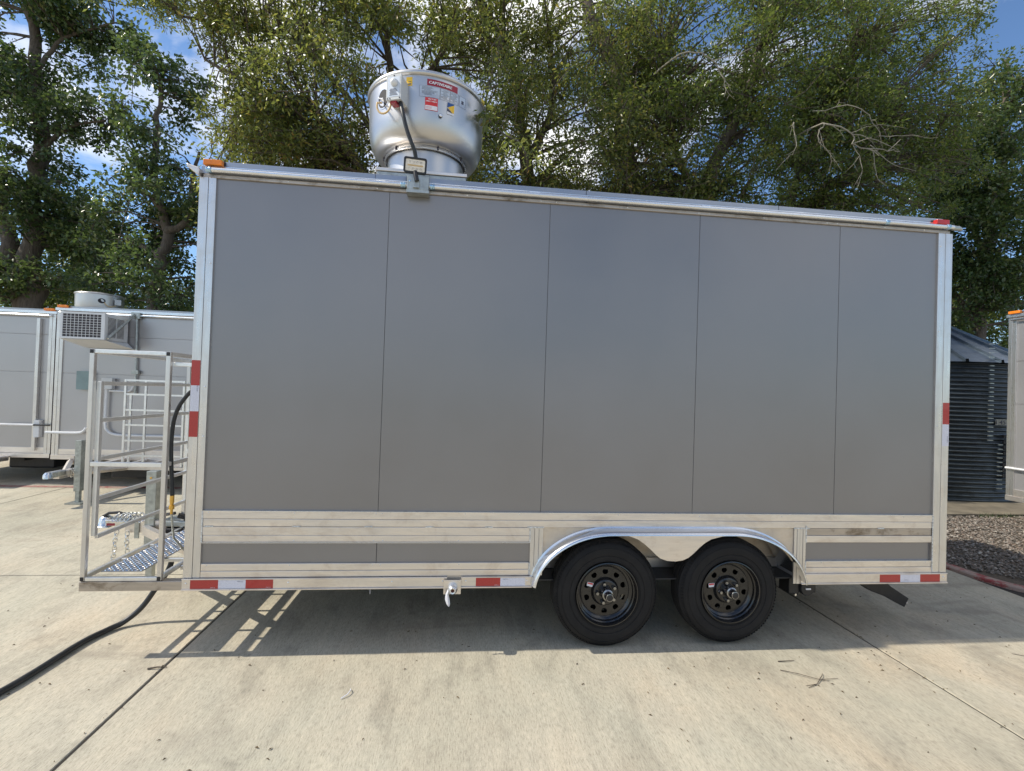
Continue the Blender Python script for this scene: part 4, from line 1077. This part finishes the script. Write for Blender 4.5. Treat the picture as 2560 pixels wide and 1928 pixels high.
for i in range(17): z = az0+.055+i*.0185; m.box(ax1+.0035, ax1+.010, ay0+.06, ay1-.10, z, z+.008)
m.box(ax1+.004, ax1+.012, (ay0+ay1)/2-.03, (ay0+ay1)/2-.015, az0+.05, az1-.05)
qb(m, 'side_louvres', 'acwhite', AC)
m = MB(); m.add([(ax0, ay0, az0-.004), (ax1, ay0, az0-.004), (ax1+.1, ay1, az0-.10), (ax0, ay1, az0-.10), (ax0, ay1, az0-.004), (ax1, ay1, az0-.004)], [(0,1,2,3), (1,5,2), (0,3,4)])
qb(m, 'support_tray', 'acwhite', AC)
m = MB().tube([(ax1+.03, ay0+.02, az0+.02), (-3.73, 5.17, 2.42)], .022, 4); qb(m, 'strut', 'galv', AC)
qb(MB().box(-3.79, -3.66, 5.13, 5.187, 2.33, 2.43), 'strut_bracket', 'galv', AC)
qb(MB().tube([(-3.72, 5.165, 2.36), (-3.70, 5.165, 1.45), (-3.70, 5.165, 1.1)], .018, 8), 'conduit', 'galv', smooth=True)
qb(MB().box(-3.75, -3.65, 5.13, 5.185, 1.42, 1.48), 'conduit_box', 'galv')
qb(MB().box(-4.56, -4.36, 5.12, 5.187, 1.14, 1.44), 'electrical_box', plain('green_grey_box', (0.22, 0.30, 0.30), 0.5))
qb(MB().tube(smooth_path([(-5.0, 5.15, .435), (-4.55, 5.15, .435), (-4.45, 5.15, .46), (-4.40, 5.15, .52)], 5), .022, 8), 'conduit', 'acwhite', smooth=True)
qb(MB().tube(smooth_path([(-4.12, 5.15, 1.18), (-4.12, 5.15, .62), (-4.08, 5.15, .48), (-3.95, 5.15, .42), (-3.6, 5.15, .41), (-2.7, 5.15, .41)], 5), .020, 8), 'conduit', 'acwhite', smooth=True)
qb(MB().tube(smooth_path([(-4.08, 5.15, 1.135), (-3.85, 5.15, 1.13), (-3.76, 5.15, 1.15), (-3.72, 5.15, 1.22)], 5), .015, 8), 'conduit', 'acwhite', smooth=True)
qb(MB().box(-4.18, -4.02, 5.11, 5.187, 1.16, 1.34), 'junction_box', 'greypaint')
RB = bempty(BR, 'front_rack'); fx0 = -3.50
for x in (-3.50, -3.21, -2.66):
    qb(MB().box(x, x+.03, 4.60, 4.63, .0, 1.33), 'rack_post', 'alu_tube', RB, bevel=.003)
    qb(MB().box(x, x+.03, 4.631, 5.169, .0, .03), 'rack_rail', 'alu_tube', RB)
qb(MB().box(-3.44, -3.41, 4.633, 4.66, .0, 1.1), 'rack_post', 'alu_tube', RB)
for z in (1.305, 1.09, .85, .62, .38, .15): qb(MB().box(-3.469, -2.661, 4.602, 4.628, z, z+.026), 'rack_rail', 'alu_tube', RB)
qb(MB().box(-3.6, -2.6, 4.58, 5.169, -.05, -.005), 'rack_floor', 'alu', RB)
def tongue(R, q, xc, y0, jack=True):
    TB = bempty(R, 'tongue'); yt0 = y0-1.35
    q(MB().box(xc-.04, xc+.04, yt0, y0-.04, -.06, .04), 'tongue_beam', 'alu', TB, bevel=.004)
    q(MB().lathe([(.0001, .085), (.03, .08), (.05, .05), (.055, .0)], 16, (xc, yt0-.13, -.03)), 'coupler', 'zinc', TB, smooth=True)
    q(MB().box(xc-.045, xc+.045, yt0-.12, yt0+.12, -.03, .05), 'coupler_body', 'zinc', TB, bevel=.012)
    for s in (-1, 1):
        m = MB().tube([(xc+s*.05, yt0+.2, -.01), (xc+s*.8, y0-.04, -.02)], .04, 4); q(m, 'tongue_arm', 'alu', TB)
    for k in range(6): q(MB().box(xc+.045, xc+.06, yt0+.18+k*.035, yt0+.20+k*.035, -.07, .06), 'chain_link', 'zinc', TB)
    return TB
tongue(BR, qb, -3.82, 5.2)
JB = bempty(BR, 'tongue_jack')
qb(MB().box(-3.68, -3.60, 3.96, 4.04, -.25, .46), 'jack_tube', 'galv', JB, bevel=.004)
qb(MB().box(-3.665, -3.615, 3.975, 4.025, GZ+.02, -.25), 'jack_leg', 'galv', JB)
qb(MB().box(-3.74, -3.54, 3.9, 4.1, GZ+.002, GZ+.018), 'jack_foot', 'galv', JB)
qb(MB().box(-3.7, -3.1, 4.7, 5.1, -.20, -.06), 'battery_box', 'black', bevel=.02)
for x in (-4.6,): qb(MB().box(x, x+.05, 5.13, 5.168, -.07, .06), 'steel_tab', 'alu')
# A details
qa(MB().box(-5.30, -5.25, 5.27, 5.318, .12, 2.28), 'door_jamb', 'alu_v', bevel=.003)
qa(MB().tube([(-7.3, 5.24, .54), (-5.25, 5.24, .54)], .018, 8), 'conduit', 'acwhite', smooth=True)
qa(MB().box(-5.26, -5.18, 5.25, 5.318, .34, .62), 'conduit_box', 'acwhite')
qa(MB().tube([(-5.25, 5.24, .54), (-5.02, 5.24, .54)], .014, 8), 'rubber_sleeve', 'rubber', smooth=True)
qa(MB().box(-6.4, -5.62, 4.9, 5.28, -.05, .03), 'step', 'alu', bevel=.01)
qa(MB().box(-5.9, -5.2, 5.6, 6.4, -.22, -.02), 'underfloor_tank', 'black', bevel=.03)
# right trailer details
qr(MB().tube([(RCX-2.69, RCY-1.19, .47), (RCX+2.6, RCY-1.19, .46)], .016, 8), 'conduit', 'acwhite', smooth=True)
RR.rotation_euler = (0, 0, -PI/2)

# ================================================================== CORRUGATED TANK
TK = empty('steel_tank', (11.1, 7.0, GZ), 'dark corrugated steel tank with cone roof standing behind the gravel bed', 'tank')
pr = []; z = 0.07; zt = 2.60; nc = 32
for i in range(nc*6+1):
    t = i/(nc*6); pr.append((2.70+.020*math.sin(2*PI*t*nc), .07+(zt-.07)*t))
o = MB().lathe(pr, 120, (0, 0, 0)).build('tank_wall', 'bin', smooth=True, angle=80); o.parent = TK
for k in range(28):
    a0, a1 = 2*PI*k/28, 2*PI*(k+1)/28; r0, r1, z0, z1 = .25, 2.82, 4.18, 2.56
    m = MB(); w = .07
    am = a0+w/ r1
    def pt(r, a, z): return (r*math.cos(a), r*math.sin(a), z)
    m.add([pt(r1, a0, z0*0+z1+.05), pt(r1, a0+.018, z1+.05), pt(r1, a0+.022, z1), pt(r1, a1-.001, z1), pt(r0, a0, z0+.05), pt(r0, a0+.05, z0+.05), pt(r0, a0+.08, z0), pt(r0, a1-.001, z0), pt(r1, a0, z1), pt(r0, a0, z0)],
          [(0,1,5,4), (1,2,6,5), (2,3,7,6), (8,0,4,9)])
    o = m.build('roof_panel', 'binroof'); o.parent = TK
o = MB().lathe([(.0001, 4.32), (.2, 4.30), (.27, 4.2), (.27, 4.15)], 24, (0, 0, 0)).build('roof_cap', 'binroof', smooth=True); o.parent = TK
def tank_pt(x_w, z_w, off=.028):
    # point on the near side of the wall under world x
    dx = x_w-11.1; return (dx, -math.sqrt((2.70+off)**2-dx*dx), z_w-GZ)
m = MB()
for i in range(34):
    z = -.1 + i*.0780
    for xw in (11.02,) if z > .75 else (11.22,):
        c = tank_pt(xw, z); m.box(c[0]-.045, c[0]+.045, c[1]-.012, c[1]+.01, c[2]-.007, c[2]+.007)
o = m.build('seam_bolts', 'galv'); o.parent = TK; o['kind'] = 'stuff'
DG = '1454'
for i, ch in enumerate(DG):
    xw = 11.11+i*.077; c0, c1 = tank_pt(xw, 1.05, .034), tank_pt(xw+.071, 1.05, .034)
    z0, z1 = 1.03-GZ, 1.135-GZ
    m = MB().add([(c0[0], c0[1], z0), (c1[0], c1[1], z0), (c1[0], c1[1], z1), (c0[0], c0[1], z1)], [(0,1,2,3)])
    o = m.build('number_plate', plain('number_plate', (0.42, 0.41, 0.34), 0.5) if i == 0 else bpy.data.materials['number_plate']); o.parent = TK
    vs, fs, w, h = text_geo(ch, .105); m = MB()
    for dx in (0, .004, .008):
        m.add([(c0[0]+.007+u+dx, c0[1]+(c1[1]-c0[1])*((u+.007)/.071)-.003-dx*.1, z0+.014+v) for u, v in vs], fs)
    o = m.build('digit', 'ink'); o.parent = TK
m = MB(); 
for i in range(8): m.box(.18, .5, -2.745-i*.0, -2.72, .55+i*.1-.03, .55+i*.1+.03)
o = m.build('door_bars', 'underframe'); o.parent = TK
# weeds at the pad edge
def weeds():
    V = []; F = []; k = 0
    for c in ((9.95, 3.42), (10.3, 3.40), (8.6, 3.43)):
        for i in range(60):
            x = c[0]+NP.normal(0, .10); y = c[1]+NP.normal(0, .03); h = NP.uniform(.03, .10); a = NP.uniform(0, 6.28); w = .004
            V += [(x-w*math.cos(a), y-w*math.sin(a), GZ+.02), (x+w*math.cos(a), y+w*math.sin(a), GZ+.02), (x+NP.normal(0, .03), y+NP.normal(0, .03), GZ+.02+h)]; F.append((k, k+1, k+2)); k += 3
    me = bpy.data.meshes.new('weeds'); me.from_pydata(V, [], F); me.materials.append(M['darkleaf'])
    o = bpy.data.objects.new('weeds', me); C.objects.link(o); tag(o, 'low green weeds along the edge of the tank pad', 'weeds', kind='stuff')
weeds()

# ================================================================== TREES
def leaf_mesh(name, centers, radii, nleaf, size, mat, droop=.25, elong=2.6, flat=.75):
    """vectorised leaves: clusters of folded rhombs"""
    Cn = np.asarray(centers, float); K = len(Cn); N = K*nleaf
    cid = np.repeat(np.arange(K), nleaf)
    d = NP.normal(0, 1, (N, 3)); d /= np.linalg.norm(d, axis=1)[:, None]
    rr = NP.random(N)**.6
    R = np.asarray(radii)[cid][:, None]
    off = d*rr[:, None]*R*np.array([1, 1, flat]); pos = Cn[cid]+off
    dr = off/(R+1e-6)+NP.normal(0, .55, (N, 3)); dr[:, 2] -= droop; dr /= np.linalg.norm(dr, axis=1)[:, None]
    up = NP.normal(0, .75, (N, 3)); up[:, 2] += 1.0
    sd = np.cross(dr, up); sd /= (np.linalg.norm(sd, axis=1)[:, None]+1e-9)
    nr = np.cross(sd, dr)
    L = size*NP.uniform(.6, 1.25, N)[:, None]; Wd = L/elong
    a = pos; tip = pos+dr*L; mid = pos+dr*L*.5
    v = np.stack([a, mid+sd*Wd*.5+nr*Wd*.15, tip, mid-sd*Wd*.5+nr*Wd*.15], 1).reshape(-1, 3)
    me = bpy.data.meshes.new(name)
    me.vertices.add(4*N); me.vertices.foreach_set('co', v.ravel().astype(np.float32))
    idx = np.arange(N)*4
    lp = np.stack([idx, idx+1, idx+2, idx, idx+2, idx+3], 1).ravel().astype(np.int32)
    me.loops.add(6*N); me.loops.foreach_set('vertex_index', lp)
    me.polygons.add(2*N); me.polygons.foreach_set('loop_start', (np.arange(2*N)*3).astype(np.int32))
    me.polygons.foreach_set('loop_total', np.full(2*N, 3, np.int32))
    me.update(); me.materials.append(mat)
    return me
def carve(p, f, seed):
    x, y, z = p.x*f+seed, p.y*f+seed, p.z*f+seed
    return math.sin(x*1.3+math.sin(y*1.7))+math.sin(y*1.9+math.sin(z*1.3+1.1))+math.sin(z*2.1+math.sin(x*1.5+.4))
def tree(label, base, skel, blobs, dens, leafmat, lsize, nleaf=46, crad=.30, seed=1, cut=.1, elong=2.6, group='trees behind the trailers', name='oak_tree', bark='bark', extra=None, twigr=.009):
    R = empty(name, base, label, 'tree', group); inv = Matrix.Translation(-Vector(base)); rg = random.Random(seed)
    def put(o): o.parent = R; o.matrix_parent_inverse = inv; return o
    nodes = []
    for k, (pts, r0, r1) in enumerate(skel):
        pp_ = smooth_path(pts, 5); n = len(pp_)
        pp_ = [p+Vector((rg.uniform(-1, 1), rg.uniform(-1, 1), 0))*r0*.35 for p in pp_]
        rs = [r0+(r1-r0)*i/(n-1) for i in range(n)]
        put(MB().tube(pp_, r0, 12, rs=rs).build('trunk' if k == 0 else 'limb', bark, smooth=True, angle=80))
        nodes += [(p, r) for p, r in zip(pp_, rs)]
    cen = []; rad_ = []
    for (cx, cy, cz, rx, ry, rz) in blobs:
        vol = rx*ry*rz; n = int(dens*vol**.8)
        for i in range(n):
            while True:
                d = Vector((rg.uniform(-1, 1), rg.uniform(-1, 1), rg.uniform(-1, 1)))
                if d.length <= 1: break
            if d.length < .35 and rg.random() < .5: continue
            p = Vector((cx+d.x*rx*1.12, cy+d.y*ry, cz+d.z*rz*1.12))
            if carve(p, 1.15, seed*3.1) + .5*carve(p, 2.9, seed) < cut-.6: continue
            if p.z < 1.5: continue
            cen.append(tuple(p)); rad_.append(crad*rg.uniform(.6, 1.35))
    # branches: each cluster reaches back toward the nearest limb
    br = MB(); hubs = []
    for i, c in enumerate(cen):
        cv = Vector(c)
        if i % 3: 
            near = min(hubs, key=lambda h: (h-cv).length) if hubs else None
            if near is not None and (near-cv).length < 1.6:
                mid = (near+cv)/2+Vector((rg.uniform(-.1, .1), rg.uniform(-.1, .1), rg.uniform(-.05, .12)))
                br.tube([near, mid, cv, cv+(cv-mid)*.5], twigr, 4, cap=False, rs=[twigr, twigr*.8, twigr*.6, twigr*.3]); continue
        nd = min(nodes, key=lambda q: (q[0]-cv).length+max(0, q[0].z-cv.z)*.6); l = (nd[0]-cv).length
        if l < 3.4:
            mid = nd[0].lerp(cv, .5)+Vector((rg.uniform(-.15, .15), rg.uniform(-.15, .15), rg.uniform(.0, .25)))*min(1, l)
            w = min(nd[1]*.7, .012+.012*l); br.tube([nd[0], nd[0].lerp(mid, .5), mid, cv], w, 5, cap=False, rs=[w, w*.8, w*.6, twigr*.6])
        hubs.append(cv)
    put(br.build('branches', bark, smooth=True, angle=80))
    # crown built in a few pieces of foliage
    me = leaf_mesh('crown', cen, rad_, nleaf, lsize, leafmat, elong=elong)
    o = bpy.data.objects.new('crown', me); C.objects.link(o); put(o)
    for pts, r in (extra or []):
        pp_ = smooth_path(pts, 4); n = len(pp_)
        pp_ = [p+Vector((rg.uniform(-1, 1), rg.uniform(-1, 1), rg.uniform(-1, 1)))*.022 for p in pp_]
        mb = MB().tube(pp_, r, 6, rs=[r*.85*(1-.6*i/(n-1)) for i in range(n)])
        for i in range(2, n-1, 3):
            d = (pp_[i+1]-pp_[i]).normalized(); sd = Vector((rg.uniform(-1, 1), rg.uniform(-.3, .3), rg.uniform(-1, .7))).normalized()
            q = pp_[i]; l = rg.uniform(.12, .42); q2 = q+(d*.6+sd*.6)*l*.5; q3 = q2+(d*.3+sd*.8+Vector((0, 0, -.25)))*l*.5
            w = r*.5; mb.tube([q, q2, q3], w, 4, rs=[w, w*.7, w*.35])
            q4 = q2+(d-sd*.3)*l*.4; mb.tube([q2, q4], w, 4, rs=[w*.6, w*.3])
        put(mb.build('bare_branch', 'palebark', smooth=True, angle=80))
    print('tree', label[:30], len(cen), len(cen)*nleaf)
    return R
def drop(pts, z=GZ): return [(pts[0][0], pts[0][1], z)]+list(pts)
T1 = [(-9.33, 9.5, 9.94, 1.52, 1.6, 1.09), (-7.75, 9.5, 10.2, 1.0, 1.1, 0.42), (-9.42, 9.5, 7.96, 0.98, 1.5, 1.08), (-8.99, 9.3, 6.04, 0.96, 1.5, 1.06), (-7.66, 9.2, 7.56, 0.8, 1.0, 0.53), (-8.64, 9.6, 4.51, 1.36, 1.6, 1.29), (-10.56, 9.8, 7.63, 1.07, 1.5, 3.99), (-9.87, 9.5, 4.11, 0.88, 1.5, 1.26), (-9.2, 9.5, 11.8, 1.7, 1.5, 1.3)]
T2 = [(-5.45, 8.6, 8.5, 0.70, 1.1, 0.75), (-5.45, 8.6, 7.4, 0.80, 1.3, 1.0), (-5.05, 8.6, 5.93, 1.05, 1.5, 1.1), (-5.8, 8.8, 5.1, 0.85, 1.4, 0.95), (-5.0, 8.6, 4.16, 0.95, 1.5, 1.1), (-6.5, 8.8, 4.6, 0.55, 1.0, 0.6), (-6.43, 8.8, 3.66, 0.7, 1.0, 0.5)]
T3 = [(-4.1, 5.4, 7.55, .75, .9, .42), (-3.5, 5.4, 7.9, .9, 1.0, .4), (-1.39, 5.5, 7.77, 1.82, 1.6, 0.79), (-2.29, 5.5, 6.45, 0.88, 1.3, 0.92), (-0.83, 5.2, 6.13, 1.29, 1.5, 0.9), (0.51, 5.5, 7.62, 1.38, 1.5, 0.88), (1.64, 5.2, 6.44, 0.93, 1.3, 1.22), (-1.68, 5.4, 5.53, 1.01, 1.2, 0.56), (-3.14, 5.3, 7.41, 0.97, 1.0, 0.34), (1.34, 4.6, 5.12, 0.72, 1.0, 0.6), (-2.8, 5.8, 5.86, 0.62, 1.0, 0.51), (-.5, 6.4, 4.6, 2.6, 1.2, .9), (-2.4, 6.6, 4.6, 1.6, 1.2, .8), (-.2, 6.6, 5.6, 1.8, 1.2, .8)]
T3b = [(2.2, 5.8, 8.42, 1.25, 1.5, 0.86), (4.05, 6.2, 8.44, 1.71, 1.6, 1.41), (3.52, 5.8, 6.28, 1.53, 1.5, 1.18), (4.79, 6.4, 5.78, 2.12, 1.4, 0.9), (2.6, 6.6, 4.9, 1.5, 1.2, .9)]
T4 = [(12.3, 6.9, 8.6, 1.3, 1.2, 1.3), (12.0, 6.8, 6.6, 1.2, 1.2, .9), (6.03, 6.4, 8.55, 2.09, 1.8, 1.55), (5.82, 6.2, 6.45, 2.13, 1.6, 1.26), (8.73, 6.6, 9.25, 2.36, 1.8, 1.54), (8.45, 6.4, 6.95, 2.49, 1.7, 1.41), (10.91, 6.8, 7.94, 2.07, 1.6, 1.41), (10.17, 6.6, 6.21, 2.01, 1.4, 1.0), (11.78, 7.0, 10.17, 1.49, 1.4, 1.16), (7.72, 6.8, 5.3, 2.94, 1.4, 0.9)]
T5 = [(15.1, 8.5, 8.3, 1.2, 1.2, 1.2), (14.7, 8.5, 6.7, 1.2, 1.2, 1.1), (16.4, 8.5, 9.65, 1.41, 1.4, 1.25), (16.19, 8.5, 7.38, 1.66, 1.4, 1.24), (15.61, 8.3, 5.7, 1.37, 1.4, 1.21), (15.0, 8.6, 4.45, 1.3, 1.3, 1.1), (17.66, 9.0, 4.87, 0.94, 1.3, 1.41), (14.2, 10.2, 4.2, 1.2, 1.2, 1.4)]
tree('tall dark green tree at the far left with bare upright trunk', (-8.88, 9.5, GZ), [
    (drop([(-8.88, 9.5, 2.7), (-8.86, 9.5, 4.17), (-8.9, 9.5, 5.84), (-8.9, 9.5, 7.32), (-9.05, 9.5, 8.59), (-9.15, 9.5, 9.96), (-9.26, 9.5, 11.34)]), .26, .08),
    (drop([(-9.18, 9.7, 2.71), (-9.52, 9.7, 4.28), (-9.8, 9.7, 5.65), (-10.11, 9.7, 7.61)]), .28, .08),
    ([(-9.0, 9.5, 8.8), (-8.4, 9.5, 9.7), (-7.3, 9.5, 10.2)], .06, .02), ([(-8.9, 9.5, 6.6), (-8.2, 9.3, 7.3), (-7.2, 9.2, 7.6)], .06, .02)],
    T1, 125, M['darkleaf'], .115, 44, .30, 2, .62, 1.7, name='shade_tree')
tree('leafy green tree rising behind the trailer with the air conditioner', (-5.6, 8.6, GZ), [
    (drop([(-5.59, 8.6, 2.82), (-5.49, 8.6, 3.85), (-5.35, 8.6, 4.8), (-5.61, 8.6, 5.72), (-5.7, 8.6, 6.93), (-5.63, 8.6, 8.35)]), .17, .04),
    ([(-5.35, 8.6, 4.8), (-4.88, 8.6, 5.11), (-4.83, 8.6, 5.97), (-4.68, 8.6, 6.74)], .09, .03)],
    T2, 140, M['darkleaf'], .11, 46, .30, 3, .05, 1.7, name='shade_tree')
tree('olive green oak spreading above the roof fan', (.3, 5.6, GZ), [
    (drop([(0.36, 5.6, 2.58), (0.23, 5.6, 4.77), (0.15, 5.6, 6.24), (0.06, 5.6, 7.57), (-0.12, 5.6, 8.88)]), .12, .04),
    ([(.2, 5.6, 4.6), (-.9, 5.4, 5.9), (-1.9, 5.4, 6.4), (-3.0, 5.4, 6.9)], .07, .02), ([(.2, 5.6, 5.6), (-.8, 5.6, 6.8), (-1.8, 5.6, 7.6), (-3.4, 5.4, 7.6)], .06, .02),
    ([(.2, 5.6, 4.0), (1.0, 5.0, 4.8), (1.7, 4.6, 5.5)], .05, .02), ([(.15, 5.6, 6.4), (.9, 5.6, 7.3), (1.3, 5.6, 8.2)], .05, .02)],
    T3, 200, M['oakleaf'], .090, 40, .25, 4, .02, 2.7)
tree('oak with a dark leaning trunk right of the roof fan', (3.2, 6.0, GZ), [
    (drop([(3.12, 6.0, 2.77), (2.7, 6.0, 5.92), (2.49, 6.0, 7.49), (1.98, 6.0, 8.55), (1.48, 6.0, 9.2)]), .17, .06),
    ([(3.2, 6.0, 1.2), (4.9, 6.3, 4.91), (4.81, 6.3, 6.83), (4.64, 6.3, 8.08), (4.24, 6.3, 8.79), (3.78, 6.3, 9.82)], .20, .11),
    ([(2.7, 6.0, 5.7), (3.2, 5.9, 7.0), (3.1, 5.9, 8.6)], .09, .03)],
    T3b, 205, M['oakleaf'], .090, 40, .26, 6, -.12, 2.7,
    extra=[([(4.9, 5.0, 7.2), (5.35, 4.6, 7.36), (5.79, 4.6, 7.27), (6.02, 4.6, 6.94), (6.05, 4.6, 6.62)], .016), ([(5.79, 4.6, 7.27), (6.16, 4.6, 7.38), (6.53, 4.6, 7.56)], .012)])
tree('broad dense oak over the rear half of the trailer with pale dead branches', (7.3, 6.6, GZ), [
    (drop([(7.2, 6.6, 3.06), (6.85, 6.6, 5.68), (7.62, 6.6, 7.96), (8.4, 6.6, 10.66)]), .22, .08),
    ([(7.0, 6.6, 3.5), (8.6, 6.6, 5.4), (10.2, 6.7, 6.6), (11.3, 6.9, 8.4)], .12, .03), ([(6.9, 6.6, 5.2), (6.0, 6.4, 6.6), (5.6, 6.4, 8.6)], .10, .03),
    ([(8.6, 6.6, 5.4), (9.4, 6.6, 7.4), (10.6, 6.9, 9.8)], .08, .03)],
    T4, 165, M['shadeleaf'], .088, 42, .27, 8, -.35, 2.4,
    extra=[([(7.94, 5.4, 6.5), (7.94, 4.6, 6.34), (8.49, 4.6, 6.2), (8.54, 4.6, 5.99), (9.13, 4.6, 5.97), (9.45, 4.6, 5.96)], .020), ([(7.94, 4.6, 6.34), (7.83, 4.6, 6.11), (7.95, 4.6, 5.9), (8.15, 4.6, 5.81)], .013),
           ([(8.53, 4.6, 6.21), (8.97, 4.6, 6.14), (9.41, 4.6, 5.99)], .011), ([(7.97, 4.9, 6.75), (8.56, 4.6, 6.72), (8.88, 4.6, 6.5), (9.05, 4.6, 6.22)], .013), ([(8.89, 4.6, 6.06), (9.18, 4.6, 5.79), (9.79, 4.6, 5.62)], .011),
           ([(7.5, 4.9, 6.4), (7.36, 4.6, 6.28), (7.38, 4.6, 5.78), (7.26, 4.6, 5.7)], .010), ([(8.53, 4.6, 6.0), (8.7, 4.6, 5.6), (8.62, 4.6, 5.2)], .009), ([(8.9, 4.6, 6.0), (9.0, 4.6, 5.5), (9.2, 4.6, 5.3)], .008),
           ([(9.0, 4.6, 6.2), (9.5, 4.6, 6.28), (10.1, 4.5, 6.2)], .009), ([(8.49, 4.6, 6.2), (8.9, 4.6, 6.4), (9.6, 4.6, 6.42)], .008)])
tree('green tree at the right edge above the steel tank', (15.9, 8.6, GZ), [
    (drop([(15.92, 8.6, 2.66), (15.99, 8.6, 4.92), (16.69, 8.6, 7.8), (16.53, 8.6, 9.5), (16.75, 8.6, 11.24)]), .2, .05),
    ([(15.95, 8.6, 3.6), (15.2, 8.7, 4.6), (14.7, 9, 5.4)], .08, .03), ([(16.1, 8.6, 5.6), (15.5, 8.6, 6.8), (15.0, 8.5, 8.2)], .07, .03)],
    T5, 120, M['darkleaf'], .115, 46, .32, 9, .1, 1.8, name='shade_tree')
# farther trees that close the view low down behind the trailers
def far_tree(label, x, y, h, r, seed, dens=44):
    tree(label, (x, y, GZ), [(drop([(x, y, 1.5), (x+.2, y, h*.5), (x-.1, y, h*.85)]), .2, .06)],
         [(x, y, h*.55, r, r*.7, h*.30), (x-.5*r, y, h*.38, r*.8, r*.6, h*.22), (x+.5*r, y, h*.4, r*.8, r*.6, h*.22), (x, y, h*.8, r*.7, r*.6, h*.2)],
         dens, M['shadeleaf'], .17, 40, .5, seed, -.1, 2.0, name='shade_tree', twigr=.014)
far_tree('distant green tree seen low between the two left trees', -12.5, 17, 8.5, 3.0, 21)
far_tree('distant green tree behind the gap above the left roof fan', -6.5, 18, 6.6, 3.0, 22)
far_tree('distant green tree behind the oak over the roof fan', 0.5, 17, 8.0, 3.4, 23)
far_tree('distant green tree behind the middle of the trailer', 7.5, 17, 8.0, 3.6, 24)
far_tree('distant green tree behind the corrugated tank', 16.5, 17, 7.4, 3.6, 25)
far_tree('distant green tree at the far right behind the tank roof', 25.5, 18, 8.4, 3.4, 26)
# leafy sprig of the oak hanging in front of the fan rim
SP = []
def sprig():
    tip = Vector((1.70, .16, 3.36)); 
    R = bpy.data.objects.get('oak_tree')
    path = smooth_path([(2.6, 4.6, 5.0), (2.4, 3.0, 4.4), (2.15, 1.6, 3.9), (1.9, .7, 3.5), (1.72, .2, 3.36)], 6)
    o = MB().tube(path, .012, 6, rs=[.016*(1-.75*i/(len(path)-1)) for i in range(len(path))]).build('hanging_branch', 'bark', smooth=True, angle=80)
    o.parent = R; o.matrix_parent_inverse = R.matrix_world.inverted() if False else Matrix.Translation(-R.location)
    cs = [(1.71, .17, 3.36), (1.76, .22, 3.33), (2.0, 1.0, 3.62), (2.15, 1.5, 3.85), (2.3, 1.8, 3.95), (2.3, 2.4, 4.15), (2.6, 2.6, 4.2), (2.45, 3.0, 4.45), (2.9, 3.2, 4.5), (2.6, 3.6, 4.7), (2.2, 3.7, 4.6), (3.2, 3.6, 4.7), (2.0, 2.9, 4.2)]
    me = leaf_mesh('hanging_leaves', cs, [.055, .04]+[.12, .16, .18]+[.26]*8, 22, .075, M['oakleaf'], elong=2.8)
    o2 = bpy.data.objects.new('hanging_leaves', me); C.objects.link(o2); o2.parent = R; o2.matrix_parent_inverse = Matrix.Translation(-R.location)
sprig()
bpy.context.view_layer.update()
